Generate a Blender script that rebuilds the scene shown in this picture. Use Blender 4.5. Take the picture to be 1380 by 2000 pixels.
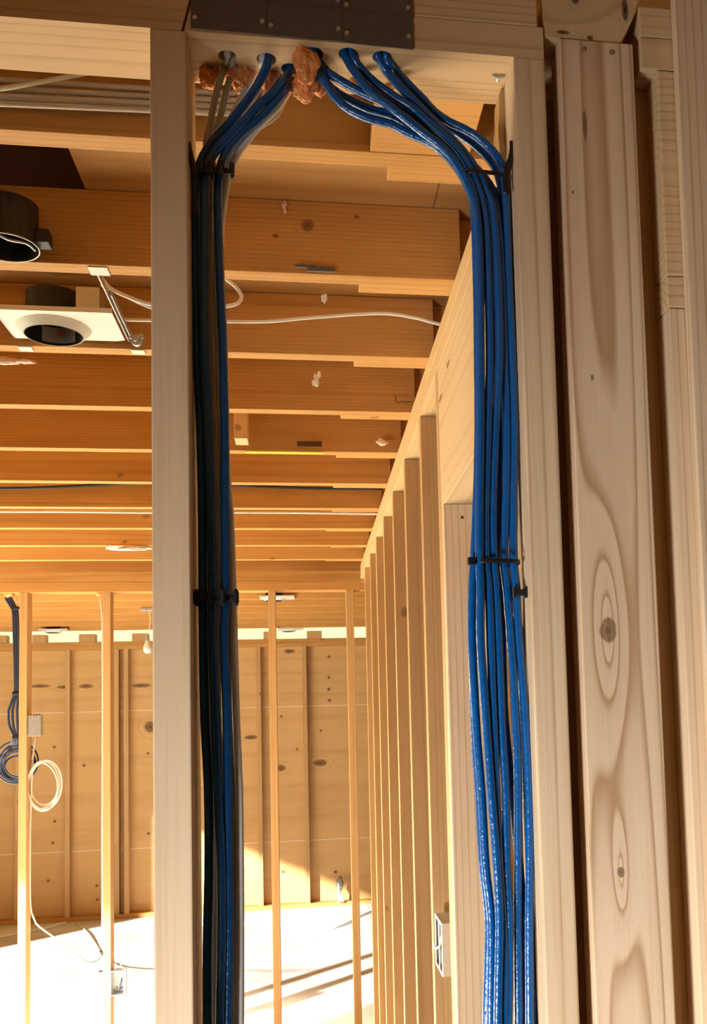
import bpy, bmesh, math, random
from mathutils import Vector, Matrix, noise
random.seed(7)
for o in list(bpy.data.objects):
    bpy.data.objects.remove(o)
scene = bpy.context.scene
COL = scene.collection

# ------------------------------------------------------------ camera
cam_data = bpy.data.cameras.new('camera')
cam = bpy.data.objects.new('camera', cam_data)
COL.objects.link(cam)
cam_data.sensor_fit = 'VERTICAL'
cam_data.sensor_height = 36.0
cam_data.lens = 36.0 * 1929.95 / 2000.0
cam_data.shift_x = (690.0 - 909.9) / 2000.0
cam_data.shift_y = (1252.7 - 1000.0) / 2000.0
cam_data.clip_start = 0.02
cam_data.clip_end = 200
RIGHT = Vector((0.98714258, -0.15720178, -0.0289333))
DOWN = Vector((-0.01637431, 0.08060652, -0.99661149))
FWD = Vector((0.15900131, 0.9842714, 0.07699606))
m = Matrix((RIGHT, -DOWN, -FWD)).transposed().to_4x4()
m.translation = Vector((0, 0, 1.6369))
cam.matrix_world = m
scene.camera = cam

# ------------------------------------------------------------ view
scene.view_settings.view_transform = 'Standard'
scene.view_settings.look = 'None'
scene.view_settings.gamma = 1.0
scene.view_settings.use_curve_mapping = False
scene.view_settings.exposure = 0.0

# ------------------------------------------------------------ sky and sun
world = bpy.data.worlds.new('sky')
scene.world = world
world.use_nodes = True
bg = world.node_tree.nodes['Background']
bg.inputs['Color'].default_value = (1.0, 0.90, 0.45, 1)
bg.inputs['Strength'].default_value = 1.4

def area(name, loc, direction, sx, sy, power, color, spread=180):
    l = bpy.data.lights.new(name, 'AREA')
    l.shape = 'RECTANGLE'
    l.size = sx
    l.size_y = sy
    l.energy = power
    l.color = color
    l.spread = math.radians(spread)
    o = bpy.data.objects.new(name, l)
    o.location = loc
    o.rotation_euler = Vector(direction).to_track_quat('-Z', 'Z').to_euler()
    COL.objects.link(o)
    return o

sun = bpy.data.lights.new('sun', 'SUN')
sun.energy = 17.0
sun.angle = math.radians(1.2)
sun.color = (1.0, 0.96, 0.88)
so = bpy.data.objects.new('sun', sun)
so.rotation_euler = Vector((1, 1, -0.45)).to_track_quat('-Z', 'Z').to_euler()
COL.objects.link(so)
# daylight through the wide doorway on the left, plus an added unseen low fill lamp
area('doorway_daylight', (-3.92, 5.75, 1.75), (1, -0.85, -1.25), 1.2, 0.7, 800, (1.0, 0.85, 0.60), 88)
area('low_fill_light', (-1.35, -0.2, 0.5), (1.9, 1.25, 0.26), 0.5, 0.5, 31, (0.97, 0.98, 0.97), 86)  # added fill for the near wall, no window stands here

# ------------------------------------------------------------ helpers
def tag(o, label=None, cat=None, group=None, kind=None):
    if label: o['label'] = label
    if cat: o['category'] = cat
    if group: o['group'] = group
    if kind: o['kind'] = kind
    return o

def link(name, bm, mat, parent=None, loc=None, smooth=False):
    me = bpy.data.meshes.new(name)
    bm.normal_update()
    if loc is not None:
        bmesh.ops.translate(bm, verts=bm.verts, vec=-Vector(loc))
    bm.to_mesh(me)
    bm.free()
    if smooth:
        for p in me.polygons: p.use_smooth = True
    if mat: me.materials.append(mat)
    o = bpy.data.objects.new(name, me)
    COL.objects.link(o)
    if parent is not None:
        o.parent = parent
        if loc is not None:
            w = Vector((0, 0, 0)); q = parent
            while q is not None:
                w += q.location; q = q.parent
            o.location = Vector(loc) - w
    elif loc is not None:
        o.location = loc
    return o

def empty(name, loc=(0, 0, 0)):
    o = bpy.data.objects.new(name, None)
    o.empty_display_size = 0.05
    o.location = loc
    COL.objects.link(o)
    return o

def add_box(bm, a, b, bev=0.0):
    x0, y0, z0 = a
    x1, y1, z1 = b
    vs = [bm.verts.new(p) for p in ((x0,y0,z0),(x1,y0,z0),(x1,y1,z0),(x0,y1,z0),(x0,y0,z1),(x1,y0,z1),(x1,y1,z1),(x0,y1,z1))]
    fs = [bm.faces.new([vs[i] for i in f]) for f in ((3,2,1,0),(4,5,6,7),(0,1,5,4),(1,2,6,5),(2,3,7,6),(3,0,4,7))]
    if bev:
        es = set()
        for f in fs: es.update(f.edges)
        bmesh.ops.bevel(bm, geom=list(es), offset=bev, segments=2, profile=0.6, affect='EDGES')

def add_prism(bm, poly, y0, y1):
    """poly: (x, z) outline facing -Y, extruded to y1"""
    n = len(poly)
    a = [bm.verts.new((p[0], y0, p[1])) for p in poly]
    b = [bm.verts.new((p[0], y1, p[1])) for p in poly]
    bm.faces.new(a); bm.faces.new(b[::-1])
    for i in range(n):
        j = (i + 1) % n
        bm.faces.new((a[j], a[i], b[i], b[j]))

def add_cyl(bm, c, r, z0, z1, seg=32, r2=None, axis='Z', caps=True):
    r2 = r if r2 is None else r2
    def P(ang, rr, h):
        u, v = math.cos(ang) * rr, math.sin(ang) * rr
        if axis == 'Z': return (c[0] + u, c[1] + v, h)
        if axis == 'Y': return (c[0] + u, h, c[1] + v)
        return (h, c[0] + u, c[1] + v)
    a = [bm.verts.new(P(2 * math.pi * i / seg, r, z0)) for i in range(seg)]
    b = [bm.verts.new(P(2 * math.pi * i / seg, r2, z1)) for i in range(seg)]
    for i in range(seg):
        j = (i + 1) % seg
        bm.faces.new((a[i], a[j], b[j], b[i]))
    if caps:
        bm.faces.new(a[::-1]); bm.faces.new(b)

def spline(pts, step=0.012):
    pts = [Vector(p) for p in pts]
    out = []
    n = len(pts)
    for i in range(n - 1):
        p0 = pts[max(i - 1, 0)]; p1 = pts[i]; p2 = pts[i + 1]; p3 = pts[min(i + 2, n - 1)]
        d = (p2 - p1).length
        t1 = (p2 - p0) * 0.5; t2 = (p3 - p1) * 0.5
        if t1.length > d: t1 = t1.normalized() * d
        if t2.length > d: t2 = t2.normalized() * d
        k = max(1, int(d / step))
        for s in range(k):
            t = s / k
            h1 = 2*t**3 - 3*t**2 + 1; h2 = t**3 - 2*t**2 + t; h3 = -2*t**3 + 3*t**2; h4 = t**3 - t**2
            out.append(p1 * h1 + t1 * h2 + p2 * h3 + t2 * h4)
    out.append(pts[-1])
    return out

def add_tube(bm, pts, r, r2=None, seg=12, step=0.012, closed=False, up=Vector((0, 1, 0)), wob=0.0):
    P = spline(pts, step) if step else [Vector(p) for p in pts]
    r2 = r if r2 is None else r2
    n = len(P)
    rings = []
    for i, p in enumerate(P):
        if closed: t = P[(i + 1) % n] - P[i - 1]
        else: t = P[min(i + 1, n - 1)] - P[max(i - 1, 0)]
        if t.length < 1e-9: t = Vector((0, 0, 1))
        t.normalize()
        b = up - t * up.dot(t)
        if b.length < 1e-4: b = Vector((1, 0, 0)) - t * t.x
        b.normalize()
        a = b.cross(t)
        k = 1.0
        if wob: k = 1.0 + wob * noise.noise(p * 90.0)
        rings.append([bm.verts.new(p + a * (math.cos(2*math.pi*j/seg) * r * k) + b * (math.sin(2*math.pi*j/seg) * r2 * k)) for j in range(seg)])
    m_ = n if closed else n - 1
    for i in range(m_):
        A = rings[i]; B = rings[(i + 1) % n]
        for j in range(seg):
            k = (j + 1) % seg
            bm.faces.new((A[j], A[k], B[k], B[j]))
    if not closed:
        bm.faces.new(rings[0][::-1]); bm.faces.new(rings[-1])

# ------------------------------------------------------------ materials
def nt(name):
    m = bpy.data.materials.new(name)
    m.use_nodes = True
    t = m.node_tree
    t.nodes.clear()
    out = t.nodes.new('ShaderNodeOutputMaterial')
    b = t.nodes.new('ShaderNodeBsdfPrincipled')
    t.links.new(b.outputs[0], out.inputs[0])
    return m, t, b

def plain(name, col, rough=0.5, metal=0.0, spec=0.5, bump=0.0, scale=300.0, vary=0.0):
    m, t, b = nt(name)
    b.inputs['Base Color'].default_value = (*col, 1)
    b.inputs['Roughness'].default_value = rough
    b.inputs['Metallic'].default_value = metal
    b.inputs['Specular IOR Level'].default_value = spec
    tc = t.nodes.new('ShaderNodeTexCoord')
    nz = t.nodes.new('ShaderNodeTexNoise')
    nz.inputs['Scale'].default_value = scale
    nz.inputs['Detail'].default_value = 4
    t.links.new(tc.outputs['Object'], nz.inputs['Vector'])
    if vary:
        mx = t.nodes.new('ShaderNodeMix'); mx.data_type = 'RGBA'
        mx.inputs[6].default_value = (*[c * (1 - vary) for c in col], 1)
        mx.inputs[7].default_value = (*[min(1, c * (1 + vary)) for c in col], 1)
        t.links.new(nz.outputs[0], mx.inputs[0])
        t.links.new(mx.outputs[2], b.inputs['Base Color'])
    if bump:
        bp = t.nodes.new('ShaderNodeBump')
        bp.inputs['Strength'].default_value = bump
        bp.inputs['Distance'].default_value = 0.002
        t.links.new(nz.outputs[0], bp.inputs['Height'])
        t.links.new(bp.outputs[0], b.inputs['Normal'])
    return m

def wood(name, light, dark, knotc, axis='Z', ring=34.0, contrast=0.55, rough=0.62, knots=0.052, spots=(), fibre=0.35, swirl=0.0):
    """sawn softwood: growth rings around a wandering pith, fibres along the grain, scattered knots.
    spots: (x, y, z, rx, ry, rz) ellipses in the object's own coordinates"""
    m, t, b = nt(name)
    N = t.nodes.new
    L = t.links.new
    tc = N('ShaderNodeTexCoord')
    oi = N('ShaderNodeObjectInfo')
    mp = N('ShaderNodeMapping')
    # bring the grain axis to Z
    if axis == 'X': mp.inputs['Rotation'].default_value = (0, math.radians(90), 0)
    if axis == 'Y': mp.inputs['Rotation'].default_value = (math.radians(90), 0, 0)
    L(tc.outputs['Object'], mp.inputs['Vector'])
    wn = N('ShaderNodeTexWhiteNoise'); wn.noise_dimensions = '1D'
    L(oi.outputs['Random'], wn.inputs['W'])
    off = N('ShaderNodeVectorMath'); off.operation = 'MULTIPLY_ADD'
    L(wn.outputs['Color'], off.inputs[0])
    off.inputs[1].default_value = (0.16, 0.16, 40.0)
    off.inputs[2].default_value = (-0.08, -0.11, 0.0)
    ad = N('ShaderNodeVectorMath'); ad.operation = 'ADD'
    L(mp.outputs[0], ad.inputs[0]); L(off.outputs[0], ad.inputs[1])
    # rings
    sq = N('ShaderNodeVectorMath'); sq.operation = 'MULTIPLY'
    L(ad.outputs[0], sq.inputs[0]); sq.inputs[1].default_value = (1, 1, 0.045)
    wv = N('ShaderNodeTexWave'); wv.wave_type = 'RINGS'; wv.rings_direction = 'Z'; wv.wave_profile = 'SAW'
    wv.inputs['Scale'].default_value = ring
    wv.inputs['Distortion'].default_value = 9.0
    wv.inputs['Detail'].default_value = 2.0
    wv.inputs['Detail Scale'].default_value = 0.22
    L(sq.outputs[0], wv.inputs['Vector'])
    if swirl:
        ph = None
        for (sx, sy, sz, rx, ry, rz) in spots[:2]:
            q1 = N('ShaderNodeVectorMath'); q1.operation = 'SUBTRACT'; L(tc.outputs['Object'], q1.inputs[0]); q1.inputs[1].default_value = (sx, 0, sz)
            q2 = N('ShaderNodeVectorMath'); q2.operation = 'MULTIPLY'; L(q1.outputs[0], q2.inputs[0]); q2.inputs[1].default_value = (0.55 / rx, 0, 0.09 / rx)
            q3 = N('ShaderNodeVectorMath'); q3.operation = 'LENGTH'; L(q2.outputs[0], q3.inputs[0])
            q4 = N('ShaderNodeMath'); q4.operation = 'MULTIPLY'; L(q3.outputs['Value'], q4.inputs[0]); q4.inputs[1].default_value = -1.0
            q5 = N('ShaderNodeMath'); q5.operation = 'EXPONENT'; L(q4.outputs[0], q5.inputs[0])
            q6 = N('ShaderNodeMath'); q6.operation = 'MULTIPLY'; L(q5.outputs[0], q6.inputs[0]); q6.inputs[1].default_value = swirl * (1.0 if rx > 0.006 else 0.6)
            if ph is None: ph = q6.outputs[0]
            else:
                q7 = N('ShaderNodeMath'); q7.operation = 'ADD'; L(ph, q7.inputs[0]); L(q6.outputs[0], q7.inputs[1]); ph = q7.outputs[0]
        L(ph, wv.inputs['Phase Offset'])
    rr = N('ShaderNodeValToRGB')
    rr.color_ramp.elements[0].position = 0.0; rr.color_ramp.elements[0].color = (0, 0, 0, 1)
    rr.color_ramp.elements[1].position = 0.97; rr.color_ramp.elements[1].color = (0.15, 0.15, 0.15, 1)
    e = rr.color_ramp.elements.new(0.62); e.color = (0.16, 0.16, 0.16, 1)
    e = rr.color_ramp.elements.new(0.88); e.color = (1, 1, 1, 1)
    L(wv.outputs['Fac'], rr.inputs[0])
    # fibres
    fs = N('ShaderNodeVectorMath'); fs.operation = 'MULTIPLY'
    L(ad.outputs[0], fs.inputs[0]); fs.inputs[1].default_value = (420, 420, 7)
    fn = N('ShaderNodeTexNoise'); fn.inputs['Scale'].default_value = 1.0; fn.inputs['Detail'].default_value = 3
    L(fs.outputs[0], fn.inputs['Vector'])
    # soft blotches
    bs = N('ShaderNodeVectorMath'); bs.operation = 'MULTIPLY'
    L(ad.outputs[0], bs.inputs[0]); bs.inputs[1].default_value = (22, 22, 3.2)
    bn = N('ShaderNodeTexNoise'); bn.inputs['Scale'].default_value = 1.0; bn.inputs['Detail'].default_value = 3
    L(bs.outputs[0], bn.inputs['Vector'])
    # random tone
    mr = N('ShaderNodeMapRange'); L(wn.outputs['Value'], mr.inputs[0])
    mr.inputs[3].default_value = -0.12; mr.inputs[4].default_value = 0.12
    def math_(op, a, bb, clamp=False):
        n = N('ShaderNodeMath'); n.operation = op; n.use_clamp = clamp
        for i, v in enumerate((a, bb)):
            if isinstance(v, (int, float)): n.inputs[i].default_value = v
            else: L(v, n.inputs[i])
        return n.outputs[0]
    f = math_('MULTIPLY', rr.outputs[0], contrast)
    g = math_('MULTIPLY', math_('SUBTRACT', fn.outputs[0], 0.5), fibre)
    h = math_('MULTIPLY', math_('SUBTRACT', bn.outputs[0], 0.45), 0.75)
    fac = math_('ADD', math_('ADD', f, g), math_('ADD', h, mr.outputs[0]), True)
    mx = N('ShaderNodeMix'); mx.data_type = 'RGBA'
    mx.inputs[6].default_value = (*light, 1); mx.inputs[7].default_value = (*dark, 1)
    L(fac, mx.inputs[0])
    col = mx.outputs[2]
    # scattered knots
    vo = N('ShaderNodeTexVoronoi'); vo.inputs['Scale'].default_value = 5.5
    ks = N('ShaderNodeVectorMath'); ks.operation = 'MULTIPLY'; L(ad.outputs[0], ks.inputs[0]); ks.inputs[1].default_value = (1, 1, 0.7)
    kn = N('ShaderNodeTexNoise'); kn.inputs['Scale'].default_value = 45.0; L(ad.outputs[0], kn.inputs['Vector'])
    kd = N('ShaderNodeVectorMath'); kd.operation = 'MULTIPLY_ADD'; L(kn.outputs['Color'], kd.inputs[0]); kd.inputs[1].default_value = (0.012, 0.012, 0.012); L(ks.outputs[0], kd.inputs[2])
    L(kd.outputs[0], vo.inputs['Vector'])
    kr = N('ShaderNodeMapRange'); kr.inputs[1].default_value = knots; kr.inputs[2].default_value = knots * 1.45
    kr.inputs[3].default_value = 0.6; kr.inputs[4].default_value = 0.0
    L(vo.outputs['Distance'], kr.inputs[0])
    k = kr.outputs[0]
    nz = N('ShaderNodeTexNoise'); nz.inputs['Scale'].default_value = 60.0
    L(tc.outputs['Object'], nz.inputs['Vector'])
    for (sx, sy, sz, rx, ry, rz) in spots:
        s1 = N('ShaderNodeVectorMath'); s1.operation = 'SUBTRACT'; L(tc.outputs['Object'], s1.inputs[0]); s1.inputs[1].default_value = (sx, sy, sz)
        s2 = N('ShaderNodeVectorMath'); s2.operation = 'DIVIDE'; L(s1.outputs[0], s2.inputs[0]); s2.inputs[1].default_value = (rx, ry, rz)
        s3 = N('ShaderNodeVectorMath'); s3.operation = 'LENGTH'; L(s2.outputs[0], s3.inputs[0])
        dd = math_('ADD', s3.outputs['Value'], math_('MULTIPLY', math_('SUBTRACT', nz.outputs[0], 0.5), 0.5))
        r1 = N('ShaderNodeMapRange'); r1.inputs[1].default_value = 0.85; r1.inputs[2].default_value = 1.05; r1.inputs[3].default_value = 0.8; r1.inputs[4].default_value = 0.0
        L(dd, r1.inputs[0])
        # dark heart and a faint halo ring
        r2 = N('ShaderNodeMapRange'); r2.inputs[1].default_value = 0.1; r2.inputs[2].default_value = 0.35; r2.inputs[3].default_value = 0.5; r2.inputs[4].default_value = 0.0
        L(dd, r2.inputs[0])
        hl = math_('MULTIPLY', math_('GREATER_THAN', math_('SINE', math_('MULTIPLY', dd, 7.0), 0), 0.86), math_('LESS_THAN', dd, 2.6))
        k = math_('MAXIMUM', k, math_('MAXIMUM', math_('ADD', r1.outputs[0], r2.outputs[0]), math_('MULTIPLY', hl, 0.0 if swirl else 0.22)))
    mk = N('ShaderNodeMix'); mk.data_type = 'RGBA'
    mk.inputs[7].default_value = (*knotc, 1)
    L(k, mk.inputs[0]); L(col, mk.inputs[6])
    L(mk.outputs[2], b.inputs['Base Color'])
    b.inputs['Roughness'].default_value = rough
    b.inputs['Specular IOR Level'].default_value = 0.25
    bp = N('ShaderNodeBump'); bp.inputs['Strength'].default_value = 0.25; bp.inputs['Distance'].default_value = 0.001
    L(fac, bp.inputs['Height']); L(bp.outputs[0], b.inputs['Normal'])
    return m

def board(name, a, b, mat, label=None, cat=None, group=None, bev=0.0018, parent=None):
    bm = bmesh.new()
    add_box(bm, a, b, bev)
    c = [(a[i] + b[i]) / 2 for i in range(3)]
    o = link(name, bm, mat, parent, loc=c)
    if label: tag(o, label, cat, group)
    return o

# near framing: pale pinkish fir, its cool daylight mixed into the colour; far framing: warmer and more golden
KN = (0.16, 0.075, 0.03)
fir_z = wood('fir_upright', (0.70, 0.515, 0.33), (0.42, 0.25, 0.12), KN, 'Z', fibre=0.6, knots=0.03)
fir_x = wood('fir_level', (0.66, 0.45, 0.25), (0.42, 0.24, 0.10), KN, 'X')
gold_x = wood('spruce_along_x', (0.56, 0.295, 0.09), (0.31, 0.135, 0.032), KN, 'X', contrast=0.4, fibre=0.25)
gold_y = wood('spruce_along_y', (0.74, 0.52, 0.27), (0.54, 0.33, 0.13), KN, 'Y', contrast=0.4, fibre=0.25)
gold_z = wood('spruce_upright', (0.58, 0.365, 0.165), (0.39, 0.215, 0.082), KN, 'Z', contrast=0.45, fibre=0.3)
post_m = wood('fir_post', (0.73, 0.53, 0.35), (0.45, 0.265, 0.135), (0.20, 0.10, 0.045), 'Z', ring=46, contrast=0.95, knots=0.0, swirl=30.0,
              spots=[(-0.014, -0.019, 0.5213, 0.0100, 0.03, 0.0140), (-0.0105, -0.019, 0.2574, 0.0045, 0.03, 0.0060), (-0.0207, -0.019, 0.8068, 0.0018, 0.03, 0.0035), (-0.0349, -0.019, 1.023, 0.0016, 0.03, 0.0022), (-0.0175, -0.019, 1.103, 0.0028, 0.03, 0.020)])
ply_y = wood('subfloor_plywood', (0.56, 0.32, 0.12), (0.40, 0.20, 0.07), KN, 'X', ring=9, contrast=0.35, knots=0.06)
WHITE = plain('white_sheath', (0.82, 0.81, 0.76), 0.45)
GREYC = plain('grey_sheath', (0.58, 0.54, 0.47), 0.5, bump=0.15, scale=150)
BLUE = plain('blue_sheath', (0.0, 0.075, 0.27), 0.24, spec=0.55, bump=0.45, scale=160, vary=0.25)
BLACK = plain('black_nylon', (0.006, 0.006, 0.007), 0.45)
BLACKP = plain('black_paint', (0.012, 0.011, 0.010), 0.6)
GALV = plain('galvanised_steel', (0.56, 0.57, 0.57), 0.42, metal=0.75, bump=0.1, vary=0.15, scale=60)
PLATE = plain('dull_steel', (0.115, 0.10, 0.088), 0.55, metal=0.35, bump=0.08, scale=90, vary=0.2)
NAIL = plain('nail_steel', (0.55, 0.53, 0.50), 0.3, metal=0.9)
PANW = plain('white_enamel', (0.86, 0.86, 0.82), 0.4)
FOAM = plain('orange_sealant', (1.0, 0.33, 0.10), 0.25, bump=0.5, scale=120, vary=0.25)
RUST = plain('dark_stain', (0.10, 0.045, 0.02), 0.9)
YELLOW = plain('yellow_paint', (0.85, 0.62, 0.03), 0.6)
FLUFF = plain('pale_fluff', (0.83, 0.62, 0.50), 0.95, bump=0.6, scale=90)
FLUFFW = plain('white_fluff', (0.92, 0.86, 0.78), 0.95, bump=0.6, scale=90)
GLASS = plain('frosted_bulb', (0.85, 0.84, 0.78), 0.25)
PAPER = plain('paper_label', (0.42, 0.40, 0.40), 0.7)
RED = plain('red_print', (0.70, 0.08, 0.03), 0.6)
COPPER = plain('copper_wire', (0.55, 0.20, 0.08), 0.35, metal=0.6)

YN = 1.0489                      # front face of the near stud wall
XW = 0.2868                      # left face of the long right hand wall
YD = 2.0203                      # door trimmer
YH = 5.235                      # header wall
YF = 9.113                       # inner face of the rear sheathing
def jy(k): return 1.4227 + 0.4064 * k    # far face of ceiling joist k

# ============================================================ the setting
def struct(name, bm, mat, loc=None):
    o = link(name, bm, mat, None, loc)
    o['kind'] = 'structure'
    return o

floor_m, t, b_ = nt('dusty_floor')
tc = t.nodes.new('ShaderNodeTexCoord')
n1 = t.nodes.new('ShaderNodeTexNoise'); n1.inputs['Scale'].default_value = 1.3; n1.inputs['Detail'].default_value = 7; n1.inputs['Roughness'].default_value = 0.65
t.links.new(tc.outputs['Object'], n1.inputs['Vector'])
cr = t.nodes.new('ShaderNodeValToRGB')
cr.color_ramp.elements[0].position = 0.36; cr.color_ramp.elements[0].color = (0.50, 0.52, 0.55, 1)
cr.color_ramp.elements[1].position = 0.62; cr.color_ramp.elements[1].color = (0.76, 0.80, 0.84, 1)
t.links.new(n1.outputs[0], cr.inputs[0]); t.links.new(cr.outputs[0], b_.inputs['Base Color'])
b_.inputs['Roughness'].default_value = 0.75
bm = bmesh.new(); add_box(bm, (-4.1, 2.6, -0.1), (3.2, 9.3, 0.0)); struct('floor', bm, floor_m)
bounce_cut_m = wood('bounce_cut_floor', (0.12, 0.075, 0.04), (0.07, 0.04, 0.02), KN, 'X', ring=8)  # unseen near floor, coloured dark to cut bounce onto the joist faces
bm = bmesh.new(); add_box(bm, (-4.1, -3.0, -0.1), (3.2, 2.6, 0.0)); struct('floor', bm, bounce_cut_m)

# rear wall: plywood sheathing in four foot bands, stained and dotted with fixings
ply_m = wood('rear_sheathing', (0.66, 0.42, 0.18), (0.46, 0.26, 0.095), (0.11, 0.05, 0.02), 'X', ring=7, contrast=0.35, knots=0.0, fibre=0.2,
    spots=[(0.1964,9.113,2.2284,0.014,0.05,0.014),(0.193,9.113,2.0409,0.014,0.05,0.014),(0.191,9.113,1.9333,0.016,0.05,0.016),(0.1938,9.113,1.8305,0.016,0.05,0.014),(0.1105,9.113,1.5585,0.012,0.05,0.012),(-2.307,9.113,2.0202,0.085,0.05,0.016),(-2.1071,9.113,2.0066,0.06,0.05,0.015),(-1.923,9.113,2.0112,0.06,0.05,0.02),(-1.455,9.113,2.0047,0.085,0.05,0.018),(-2.1865,9.113,1.4865,0.013,0.05,0.013),(-1.9396,9.113,1.318,0.014,0.05,0.014),(-2.1804,9.113,0.8461,0.014,0.05,0.014),(-2.1967,9.113,0.6629,0.014,0.05,0.014),(-2.2334,9.113,0.3421,0.013,0.05,0.013),(-2.0572,9.113,0.433,0.016,0.05,0.016),(-2.0696,9.113,0.2723,0.016,0.05,0.016),(-1.8329,9.113,0.2767,0.014,0.05,0.014),(-1.8287,9.113,0.1585,0.014,0.05,0.014),(-1.399,9.113,0.7044,0.014,0.05,0.012),(-0.2399,9.113,1.6984,0.012,0.05,0.012),(-0.103,9.113,1.3989,0.012,0.05,0.012),(-0.2417,9.113,0.3111,0.02,0.05,0.012),(0.2207,9.113,0.2867,0.018,0.05,0.014),(-0.2556,9.113,1.2343,0.05,0.05,0.03),(-0.5094,9.113,1.5178,0.06,0.05,0.02),(0.1008,9.113,1.2674,0.06,0.05,0.03),(-1.4005,9.113,1.4064,0.012,0.05,0.01),(-1.3821,9.113,1.6358,0.05,0.05,0.05),(-0.1581,9.113,2.2865,0.05,0.05,0.02)])
bm = bmesh.new()
add_box(bm, (-4.1, YF, 0.0), (3.2, YF + 0.012, 0.5761))
add_box(bm, (-4.1, YF, 0.5821), (3.2, YF + 0.012, 1.7803))
add_box(bm, (-4.1, YF, 1.7863), (3.2, YF + 0.012, 2.394))
struct('wall_back', bm, ply_m)
seam_m = plain('pale_seam', (0.88, 0.80, 0.66), 0.7)
bm = bmesh.new()
add_box(bm, (-4.1, YF + 0.001, 1.7803), (3.2, YF + 0.011, 1.7863))
add_box(bm, (-4.1, YF + 0.001, 0.5761), (3.2, YF + 0.011, 0.5821))
struct('trim_1', bm, seam_m)

# left wall with its wide doorway, right and front walls out of view
side_m = wood('side_sheathing', (0.15, 0.10, 0.055), (0.10, 0.065, 0.035), KN, 'Y', ring=7, contrast=0.3)  # unseen walls toned dark to cut bounce light
bm = bmesh.new()
add_box(bm, (-4.1, -3.0, 0), (-4.0, 1.5, 2.62)); add_box(bm, (-4.1, 6.45, 0), (-4.0, YF, 2.62)); add_box(bm, (-4.1, 1.5, 2.1), (-4.0, 6.45, 2.62))
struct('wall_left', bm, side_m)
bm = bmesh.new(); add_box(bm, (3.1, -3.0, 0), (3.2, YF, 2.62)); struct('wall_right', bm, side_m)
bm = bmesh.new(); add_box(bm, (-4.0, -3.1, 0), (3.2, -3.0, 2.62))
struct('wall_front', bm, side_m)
# subfloor overhead; one sheet is missing over the first bay on the left
bm = bmesh.new()
add_box(bm, (-4.1, -3.0, 2.605), (3.2, 1.4227, 2.623))
add_box(bm, (-0.38, 1.4227, 2.605), (0.2495, 1.83, 2.623))
add_box(bm, (0.252, 1.4227, 2.605), (3.2, 1.83, 2.623))
add_box(bm, (-4.1, 1.83, 2.605), (3.2, 9.3, 2.623))
struct('ceiling', bm, ply_y)
dark_m = plain('void_shade', (0.10, 0.055, 0.03), 0.9, vary=0.3, scale=8)  # added box over the opening, coloured dark for the shade above
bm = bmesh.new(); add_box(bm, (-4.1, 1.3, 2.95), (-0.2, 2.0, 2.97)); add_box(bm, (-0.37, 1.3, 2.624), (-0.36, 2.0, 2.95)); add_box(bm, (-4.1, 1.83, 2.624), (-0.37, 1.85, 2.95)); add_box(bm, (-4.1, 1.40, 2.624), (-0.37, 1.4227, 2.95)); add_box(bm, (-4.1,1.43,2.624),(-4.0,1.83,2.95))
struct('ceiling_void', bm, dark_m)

# ============================================================ ceiling joists
ords = ['first', 'second', 'third', 'fourth', 'fifth', 'sixth', 'seventh', 'eighth', 'ninth', 'tenth', 'eleventh', 'twelfth', 'thirteenth', 'fourteenth', 'fifteenth', 'sixteenth', 'seventeenth', 'eighteenth', 'nineteenth']
jn = {0: 'first ceiling joist behind the near top plate, grey cables running along it',
      1: 'ceiling joist with a round pencil-dark knot, in front of the white recessed light',
      2: 'ceiling joist carrying the rear edge of the white recessed light pan',
      3: 'ceiling joist, next one behind the joist that carries the recessed light pan',
      4: 'ceiling joist with a yellow painted strip along its underside',
      5: 'ceiling joist just behind the yellow striped joist',
      6: 'ceiling joist with a long white cable running under its rear edge',
      8: 'ceiling joist with white fluffy patch hanging under it'}
for k in range(0, 19):
    y1 = jy(k)
    if k == 10: y1 -= 0.0
    lab = jn.get(k, ('ceiling joist, %s back from the near top plate, in the main room' if k < 11 else 'ceiling joist, %s back from the near top plate, seen beyond the header wall') % ords[k])
    mat = gold_x
    if k == 1:
        mat = wood('spruce_joist_knotted', (0.56, 0.295, 0.09), (0.31, 0.135, 0.032), KN, 'X', contrast=0.4, fibre=0.25, knots=0.0,
                   spots=[(0.0135 + 1.85, -0.019, 0.0233, 0.012, 0.03, 0.012), (-0.045 + 1.85, -0.019, 0.0, 0.006, 0.03, 0.004), (0.105 + 1.85, -0.019, 0.045, 0.005, 0.03, 0.003)])
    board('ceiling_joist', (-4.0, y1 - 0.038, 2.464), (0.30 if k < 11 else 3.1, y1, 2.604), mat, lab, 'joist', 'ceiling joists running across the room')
# lapping joist ends coming over the right hand wall
lx = [0.133, 0.110, 0.1186, 0.1016, 0.10, 0.1006, 0.105, 0.09, 0.12, 0.10]
ln = ['first joist', 'knotted second joist', 'joist behind the recessed light', 'fourth joist', 'yellow striped joist', 'sixth joist', 'joist above the long white cable', 'eighth joist', 'joist with the white fluff', 'tenth joist']
for k in range(10):
    board('lapped_joist', (lx[k], jy(k) + 0.001, 2.466), (2.9, jy(k) + 0.039, 2.604), gold_x,
          'lapped joist end beside the %s, near the right wall' % ln[k], 'joist', 'lapped joist ends over the right wall')
board('blocking_board', (0.1025, 1.145, 2.464), (0.2485, 1.383, 2.484), gold_x,
      'pale flat blocking board under the ceiling behind the blue cable sweep, nail head in it', 'board')
bm = bmesh.new(); add_cyl(bm, (0.1925, 1.352), 0.0035, 2.4625, 2.4645, 12); tag(link('nail_head', bm, NAIL, bpy.data.objects['blocking_board'], (0.1925, 1.352, 2.463)), None)
board('gap_light_block', (0.2812, 1.118, 0.04), (0.386, 1.136, 2.387), gold_z, 'added board blocking light behind the dark gap beside the flat post', 'board')  # added to stop light showing through the gap
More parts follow.
